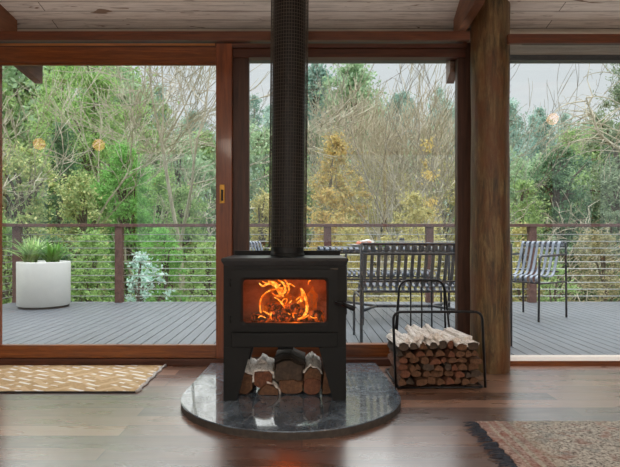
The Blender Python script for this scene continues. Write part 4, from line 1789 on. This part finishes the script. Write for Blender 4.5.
# --- distant forest on the far side of the valley
GF = 'forest trees on the far hillside'
protos = []
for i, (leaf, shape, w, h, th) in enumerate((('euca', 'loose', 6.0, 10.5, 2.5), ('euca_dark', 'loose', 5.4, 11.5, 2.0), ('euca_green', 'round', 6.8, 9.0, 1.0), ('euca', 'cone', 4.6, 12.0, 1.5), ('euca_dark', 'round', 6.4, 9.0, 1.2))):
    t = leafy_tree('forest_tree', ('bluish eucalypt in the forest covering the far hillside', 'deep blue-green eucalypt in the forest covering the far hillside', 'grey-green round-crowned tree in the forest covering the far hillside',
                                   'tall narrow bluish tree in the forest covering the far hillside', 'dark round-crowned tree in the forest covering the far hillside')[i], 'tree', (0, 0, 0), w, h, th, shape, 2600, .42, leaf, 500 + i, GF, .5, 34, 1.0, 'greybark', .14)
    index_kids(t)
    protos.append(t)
rn = random.Random(21)
used = set()
spots = []
for row, (yy, step) in enumerate(((40, 4.4), (48, 5.0), (57, 5.2), (66, 5.4), (76, 5.2), (83, 4.6))):
    xx = -F * 0 - 330 * yy / F
    while xx < 350 * yy / F:
        px_ = CX + xx * F / yy
        if not (yy < 45 and 300 < px_ < 420):
            spots.append((xx + rn.uniform(-1.5, 1.5), yy + rn.uniform(-2.5, 2.5)))
        xx += step * rn.uniform(.8, 1.25)
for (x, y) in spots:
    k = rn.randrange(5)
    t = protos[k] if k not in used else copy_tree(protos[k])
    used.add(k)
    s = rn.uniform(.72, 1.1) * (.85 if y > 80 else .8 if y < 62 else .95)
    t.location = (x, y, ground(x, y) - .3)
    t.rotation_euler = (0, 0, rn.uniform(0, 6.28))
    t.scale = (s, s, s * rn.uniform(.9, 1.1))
print('forest trees', len(spots))
# growth on the ground between them
rng = np.random.default_rng(5)
n = 26000
yy = rng.uniform(28, 84, n)
xx = rng.uniform(-360, 380, n) / F * yy
zz = np.array([ground(a, b) for a, b in zip(xx, yy)]) + rng.uniform(0, 2.2, n) ** 1.0
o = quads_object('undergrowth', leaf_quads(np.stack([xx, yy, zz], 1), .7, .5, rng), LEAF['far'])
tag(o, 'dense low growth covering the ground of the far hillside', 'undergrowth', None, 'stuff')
# ground cover near the deck
n = 42000
yy = 7.3 + (rng.uniform(0, 1, n) ** .8) * 22
xx = rng.uniform(-345, 365, n) / F * yy
zz = np.array([ground(a, b) for a, b in zip(xx, yy)]) + rng.uniform(0, .9, n) ** 1.4
sel = xx > .5
o = quads_object('ground_cover', leaf_quads(np.stack([xx, yy, zz], 1)[~sel], .2, .35, rng, upright=.4), LEAF['lacy'])
tag(o, 'low green ground cover on the slope below the left half of the deck', 'ground cover', None, 'stuff')
o = quads_object('dry_grass', leaf_quads(np.stack([xx, yy, zz], 1)[sel], .24, .22, rng, upright=.5), LEAF['straw'])
tag(o, 'dry straw-coloured grass on the slope below the right half of the deck', 'grass', None, 'stuff')

# --- trees and shrubs nearer the deck
LT = leafy_tree
GV = 'green trees in the valley between deck and far hillside'
vp = []
for i, (leaf, shape, w, h, th) in enumerate((('mid', 'loose', 3.6, 6.0, .8), ('conifer', 'cone', 3.2, 6.6, .5), ('euca_green', 'round', 4.0, 5.4, .6), ('olive', 'round', 3.8, 4.6, .5))):
    t_ = LT('valley_tree', ('mid-green tree in the valley between the deck and the far hillside', 'conical tree in the valley between the deck and the far hillside',
                            'grey-green round tree in the valley between the deck and the far hillside', 'olive-coloured round tree in the valley between the deck and the far hillside')[i],
            'tree', (0, 0, 0), w, h, th, shape, 4200, .22, leaf, 900 + i, GV, .45, 40, .55, 'barktrunk', .1)
    index_kids(t_)
    vp.append(t_)
rn = random.Random(77)
first = set()
for (px_, yy_, k, top_) in ((-20, 26, 0, 70), (15, 29, 2, 58), (40, 31, 0, 52), (70, 25, 0, 110), (98, 30, 2, 60), (125, 32, 0, 74), (118, 24, 1, 128), (150, 27, 0, 135), (178, 24, 2, 140), (205, 28, 0, 138), (232, 25, 1, 140), (262, 27, 2, 132), (290, 25, 0, 150),
                          (312, 28, 1, 128), (345, 25, 3, 165), (378, 27, 3, 160), (410, 29, 2, 150), (440, 26, 3, 160), (470, 28, 0, 150), (498, 25, 2, 150), (520, 28, 2, 165), (545, 25, 2, 160), (572, 29, 0, 135), (600, 26, 0, 128), (630, 28, 1, 118), (655, 25, 0, 120)):
    t_ = vp[k] if k not in first else copy_tree(vp[k])
    first.add(k)
    hh = height_to(px_, top_, yy_)
    sc_ = hh / (6.0, 6.6, 5.4, 4.6)[k]
    t_.location = at(px_, yy_)
    t_.rotation_euler = (0, 0, rn.uniform(0, 6))
    t_.scale = (sc_ * .9, sc_ * .9, sc_)
# left window
bare_tree('bare_tree', 'tangled pale bare tree at the left edge, behind the yellow-green bush', at(34, 11.8), height_to(34, 40, 11.8), .06, 31, 'palebark', 3, .36, 6, thin=.0075, wig=.2, side=.6)
LT('tall_pine', 'tall lacy green tree with a dark trunk left of the leaning bare branches', 'tree', at(96, 17.5), 3.4, height_to(96, 40, 17.5), 2.4, 'loose', 15000, .17, 'lacy', 32, None, .25, 46, .5, tr=.13)
LT('slender_pine', 'lacy green tree rising beside the left rafter end', 'tree', at(66, 19.5), 3.0, height_to(66, 58, 19.5), 2.0, 'loose', 9000, .18, 'lacy', 132, None, .25, 36, .5, tr=.1)
LT('dark_evergreen', 'dark evergreen tree behind the yellow-green bush, left of the bright green conifer', 'tree', at(62, 14.5), 2.0, height_to(62, 126, 14.5), .8, 'cone', 9000, .13, 'dark', 33, None, .35, 40, .32)
LT('yellow_green_bush', 'large yellow-green leafy bush at the left edge behind the planter', 'shrub', at(22, 11.2), 3.0, height_to(22, 150, 11.2), .5, 'round', 11000, .095, 'yellowgreen', 34, None, .55, 55, .26)
LT('yellow_green_bush', 'smaller yellow-green bush between the planter and the bright green conifer', 'shrub', at(78, 10.8), 1.7, height_to(78, 178, 10.8), .4, 'round', 7000, .085, 'yellowgreen', 35, None, .55, 40, .22)
LT('bright_conifer', 'vivid green feathery conifer behind the second railing post from the left', 'tree', at(126, 12.0), 3.7, height_to(126, 146, 12.0), .3, 'cone', 17000, .12, 'vivid', 36, None, .22, 60, .24, upright=.4)
LT('bright_conifer', 'smaller vivid green conifer left of the larger one', 'tree', at(99, 11.6), 1.5, height_to(99, 178, 11.6), .3, 'cone', 6000, .11, 'vivid', 37, None, .22, 36, .2, upright=.4)
bare_tree('bare_tree', 'grey bare tree with a straight pale trunk in front of the fixed window post', at(187, 11.0), height_to(187, 62, 11.0), .085, 38, 'palebark', 1, .40, 6, thin=.0075, first=.46, wig=.055, side=.75)
bare_tree('bare_tree', 'thin bare grey tree behind the bright conifer, leaning left', at(152, 17), height_to(152, 45, 17), .07, 39, 'tanbark', 1, .34, 5, lean=(-.18, 0), thin=.007, side=.6)
bare_tree('bare_tree', 'twiggy bare tree showing against the sky at the top right of the left door', at(205, 21), height_to(205, 84, 21), .09, 40, 'greybark', 2, .4, 6, thin=.008, side=.4)
bare_tree('bare_tree', 'pale bare tree arching over the green conifers in the left door', at(176, 11), height_to(140, 40, 11), .05, 41, 'palebark', 1, .34, 6, lean=(-.42, 0), thin=.008, first=.45)
LT('olive_shrub', 'olive-green shrub at the foot of the straight pale trunk', 'shrub', at(185, 11.5), 1.9, height_to(185, 190, 11.5), .2, 'bush', 8000, .085, 'mid', 42, None, .5, 45, .24)
LT('olive_shrub', 'mid-green shrub right of the bright conifer', 'shrub', at(164, 12.8), 1.5, height_to(164, 172, 12.8), .3, 'bush', 5500, .09, 'lacy', 43, None, .4, 36, .24)
LT('silver_shrub', 'silvery blue-leaved shrub just beyond the railing right of the second post', 'shrub', at(143, 8.3), 1.0, height_to(143, 256, 8.3), .3, 'round', 1500, .075, 'silver', 44, None, .6, 34, .12)
LT('low_shrub', 'green shrub seen through the cables right of the planter', 'shrub', at(92, 8.8), 1.6, height_to(92, 236, 8.8), .2, 'bush', 6500, .07, 'lacy', 45, None, .5, 40, .2)
LT('low_shrub', 'green shrub seen through the cables left of the planter', 'shrub', at(6, 9.2), 1.6, height_to(6, 222, 9.2), .2, 'bush', 6500, .075, 'mid', 46, None, .5, 40, .2)
LT('low_shrub', 'bright green shrub seen through the cables behind the silvery shrub', 'shrub', at(160, 9.6), 1.6, height_to(160, 228, 9.6), .2, 'bush', 6500, .075, 'vivid', 47, None, .35, 40, .2)
LT('low_shrub', 'light green shrub seen through the cables next to the sliding door edge', 'shrub', at(208, 9.4), 1.3, height_to(208, 236, 9.4), .2, 'bush', 4500, .07, 'lacy', 48, None, .4, 34, .18)
LT('low_shrub', 'dark green shrub low behind the planter', 'shrub', at(50, 8.6), 1.3, height_to(50, 240, 8.6), .2, 'bush', 5000, .07, 'dark', 148, None, .5, 34, .18)
# gap left of the flue
bare_tree('bare_tree', 'white twisted bare tree in the gap between dark window stile and flue', at(259, 12.5), height_to(259, 92, 12.5), .05, 49, 'palebark', 1, .3, 5, wig=.34, thin=.006, first=.42)
LT('olive_shrub', 'olive shrub behind the armchair by the flue', 'shrub', at(266, 11), 2.2, height_to(266, 196, 11), .2, 'bush', 6000, .09, 'olive', 50, None, .4, 40, .25)
# middle window
LT('autumn_tree', 'small golden-leaved tree behind the thin bare tree by the log post', 'tree', at(428, 15), 1.0, height_to(428, 142, 15), .9, 'loose', 900, .12, 'gold', 151, None, .55, 16, .25, 'greybark', .04)
LT('autumn_tree', 'golden autumn tree just right of the flue', 'tree', at(335, 15), 2.5, height_to(335, 136, 15), .7, 'loose', 4600, .11, 'yellow', 51, None, .55, 44, .3, 'greybark', .05)
LT('autumn_shrub', 'yellow-leaved shrub at the foot of the golden tree', 'shrub', at(330, 12.5), 2.1, height_to(330, 190, 12.5), .3, 'bush', 4400, .10, 'yellow', 52, None, .5, 44, .28, 'greybark', .03)
LT('autumn_shrub', 'olive and yellow shrub behind the tall bench back', 'shrub', at(415, 12.2), 2.4, height_to(415, 196, 12.2), .3, 'bush', 5200, .095, 'olive', 53, None, .5, 44, .28, 'greybark', .03)
LT('autumn_shrub', 'yellow shrub low beyond the railing left of the bench', 'shrub', at(350, 9.6), 1.6, height_to(350, 226, 9.6), .2, 'bush', 4200, .075, 'olive', 54, None, .4, 36, .2, 'greybark', .02)
LT('autumn_shrub', 'straw-coloured shrub beyond the railing behind the bench', 'shrub', at(425, 9.8), 1.9, height_to(425, 228, 9.8), .2, 'bush', 4600, .075, 'olive', 55, None, .4, 36, .2, 'greybark', .02)
bare_tree('bare_tree', 'great vase-shaped bare tree in the middle window', at(398, 18), height_to(398, 72, 18), .085, 56, 'vasebark', 7, .36, 6, (2, 3), .075, thin=.0105, first=.30, side=.3)
bare_tree('bare_tree', 'slim bare grey tree just left of the window frame and log post', at(428, 14), height_to(428, 84, 14), .05, 57, 'greybark', 2, .26, 6, (2, 2), .12, thin=.006, first=.4)
bare_tree('bare_tree', 'fine bare tree spreading behind the great vase-shaped one', at(360, 22), height_to(360, 125, 22), .07, 58, 'tanbark', 2, .4, 5, (2, 3), .12, thin=.009, first=.32)
bare_tree('bare_tree', 'bare tree behind the log post and window frame', at(455, 20), height_to(455, 112, 20), .08, 59, 'tanbark', 2, .38, 5, (2, 3), .12, thin=.009, first=.34)
LT('round_tree', 'rounded green tree rising above the great bare tree', 'tree', at(352, 36), 5.4, height_to(352, 66, 36), 3, 'round', 6500, .34, 'euca_green', 60, None, .5, 60, .95)
LT('round_tree', 'tall bluish tree just right of the flue against the sky', 'tree', at(316, 38), 4.2, height_to(316, 64, 38), 3, 'loose', 5500, .34, 'euca_dark', 61, None, .5, 50, .85)
# right window
LT('dark_shrub', 'broad dark green tree behind the lone armchair in the right window', 'tree', at(560, 13.5), 2.3, height_to(560, 146, 13.5), .3, 'round', 11000, .11, 'dark', 62, None, .5, 60, .3)
LT('olive_shrub', 'grey-green shrub right beside the log post beyond the railing', 'shrub', at(526, 12.5), 1.5, height_to(526, 182, 12.5), .3, 'bush', 6000, .095, 'mid', 63, None, .5, 40, .25)
LT('drooping_conifer', 'tall drooping grey-green conifer at the right edge', 'tree', at(640, 15), 3.4, height_to(640, 40, 15), 1.2, 'loose', 15000, .17, 'conifer', 64, None, .22, 80, .42, droop=.8)
LT('olive_shrub', 'grey-green bush at the right edge under the drooping conifer', 'shrub', at(612, 12.5), 2.2, height_to(612, 172, 12.5), .3, 'bush', 7000, .1, 'conifer', 65, None, .45, 44, .28)
bare_tree('bare_tree', 'pale bare tree reaching in from the right edge with drooping twigs', at(650, 10.2), height_to(655, 90, 10.2), .06, 66, 'palebark', 1, .42, 6, (2, 2), .22, lean=(-.2, 0), thin=.0095, first=.42, side=.7, droop=.25)
bare_tree('bare_tree', 'low tangle of pale bare twigs in front of the dark green tree', at(598, 10.8), height_to(598, 168, 10.8), .03, 67, 'palebark', 4, .6, 5, (2, 3), .3, thin=.008, first=.36, side=.5)
bare_tree('bare_tree', 'faint grey bare tree on the slope right of the log post', at(530, 26), height_to(530, 168, 26), .07, 68, 'greybark', 1, .36, 5, (2, 2), .12, thin=.011, first=.36)
bare_tree('bare_tree', 'faint grey bare tree on the slope left of the glowing lamp reflection', at(548, 30), height_to(548, 165, 30), .07, 69, 'tanbark', 1, .36, 5, (2, 2), .12, thin=.012, first=.36)
LT('low_shrub', 'bright green shrub low beyond the railing behind the lone armchair', 'shrub', at(556, 8.6), 1.0, height_to(556, 268, 8.6), .15, 'bush', 2800, .06, 'mid', 70, None, .5, 30, .16)
LT('autumn_shrub', 'straw-coloured bush beyond the railing at the right edge', 'shrub', at(600, 9.6), 2.3, height_to(600, 234, 9.6), .2, 'bush', 5600, .08, 'straw', 71, None, .3, 44, .24)
LT('autumn_shrub', 'olive bush beyond the railing between log post and lone armchair', 'shrub', at(520, 10.2), 1.6, height_to(520, 226, 10.2), .2, 'bush', 5000, .08, 'olive', 72, None, .4, 40, .2)

# pale limb reaching in from the right edge
lt = empty('bare_tree', at(690, 10.4))
tag(lt, 'pale leafless tree at the right edge whose thick limb slants up across the window', 'tree')
rn = random.Random(8)
bx_ = Vector(at(690, 10.4))
limb = smooth_pts([Vector(p) for p in (P(672, 190, 10.4), P(645, 162, 10.3), P(618, 148, 10.2), P(600, 134, 10.1), P(592, 114, 10.1), P(586, 98, 10.1))], 4)
m = MB()
m.tube([bx_ - Vector((0, 0, .1)), bx_ + Vector((.05, 0, 1.6)), Vector(P(684, 215, 10.4)), limb[0]], [.10, .085, .07, .055], 8)
kid(m, 'trunk', M['palebark'], lt)
m = MB()
nl = len(limb)
m.tube(limb, [.05 * (1 - .82 * i / nl) for i in range(nl)], 7)
kid(m, 'limb', M['palebark'], lt)
m = MB()
for i in range(46):
    p = limb[rn.randrange(2, nl)].copy()
    d = Vector((rn.uniform(-1, .6), rn.uniform(-.5, .5), rn.uniform(-.3, .8))).normalized()
    L = rn.uniform(.35, 1.3)
    pts_ = [p]
    for k in range(6):
        d = (d + Vector((rn.gauss(0, .16), rn.gauss(0, .16), -.13 + rn.gauss(0, .1)))).normalized()
        p = p + d * L / 6
        pts_.append(p.copy())
        if k > 1:
            dd = (d + Vector((rn.gauss(0, .6), rn.gauss(0, .6), rn.gauss(-.15, .5)))).normalized()
            m.tube([p, p + dd * .16, p + (dd + Vector((0, 0, -.4))) * .3], [.005, .004, .003], 3, cap=False)
    m.tube(pts_, [.014, .012, .010, .008, .007, .005, .004], 4, cap=False)
kid(m, 'twigs', M['palebark'], lt)

# ------------------------------------------------------------------ sky, sun, camera
w = bpy.data.worlds.new('overcast')
S.world = w
w.use_nodes = True
t = w.node_tree
t.nodes.clear()
out = t.nodes.new('ShaderNodeOutputWorld')
bg = t.nodes.new('ShaderNodeBackground')
tc = t.nodes.new('ShaderNodeTexCoord')
sp = t.nodes.new('ShaderNodeSeparateXYZ')
rp_ = t.nodes.new('ShaderNodeValToRGB')
t.links.new(tc.outputs['Generated'], sp.inputs[0])
t.links.new(sp.outputs[2], rp_.inputs[0])
# overcast sky: brighter towards the zenith
el = rp_.color_ramp.elements
el[0].position, el[0].color = 0.0, (.80, .84, .87, 1)
el[1].position, el[1].color = 1.0, (4.6, 4.75, 5.0, 1)
e = el.new(.32)
e.color = (.84, .88, .91, 1)
t.links.new(rp_.outputs[0], bg.inputs[0])
bg.inputs[1].default_value = 1.0
t.links.new(bg.outputs[0], out.inputs[0])

sun = light('sun', 'SUN', (0, 0, 30), 1.3, (1.0, .98, .95), angle=math.radians(60))
sun.rotation_euler = (math.radians(-46), 0, math.radians(14))

cam = bpy.data.cameras.new('camera')
cam.sensor_width = 36
cam.lens = F / 620 * 36
cam.shift_x = (310 - CX) / 620
cam.shift_y = (CY - 233.5) / 620
cam.clip_end = 400
co = bpy.data.objects.new('camera', cam)
co.location = (0, 0, CH)
co.rotation_euler = (PI / 2, 0, 0)
C.objects.link(co)
S.camera = co

vs_ = S.view_settings
vs_.view_transform = 'Standard'
vs_.look = 'None'
vs_.gamma = 1
vs_.exposure = -0.12
vs_.use_curve_mapping = False
S.cycles.use_denoising = True
S.cycles.max_bounces = 10
S.cycles.transparent_max_bounces = 16
S.cycles.sample_clamp_indirect = 4.0
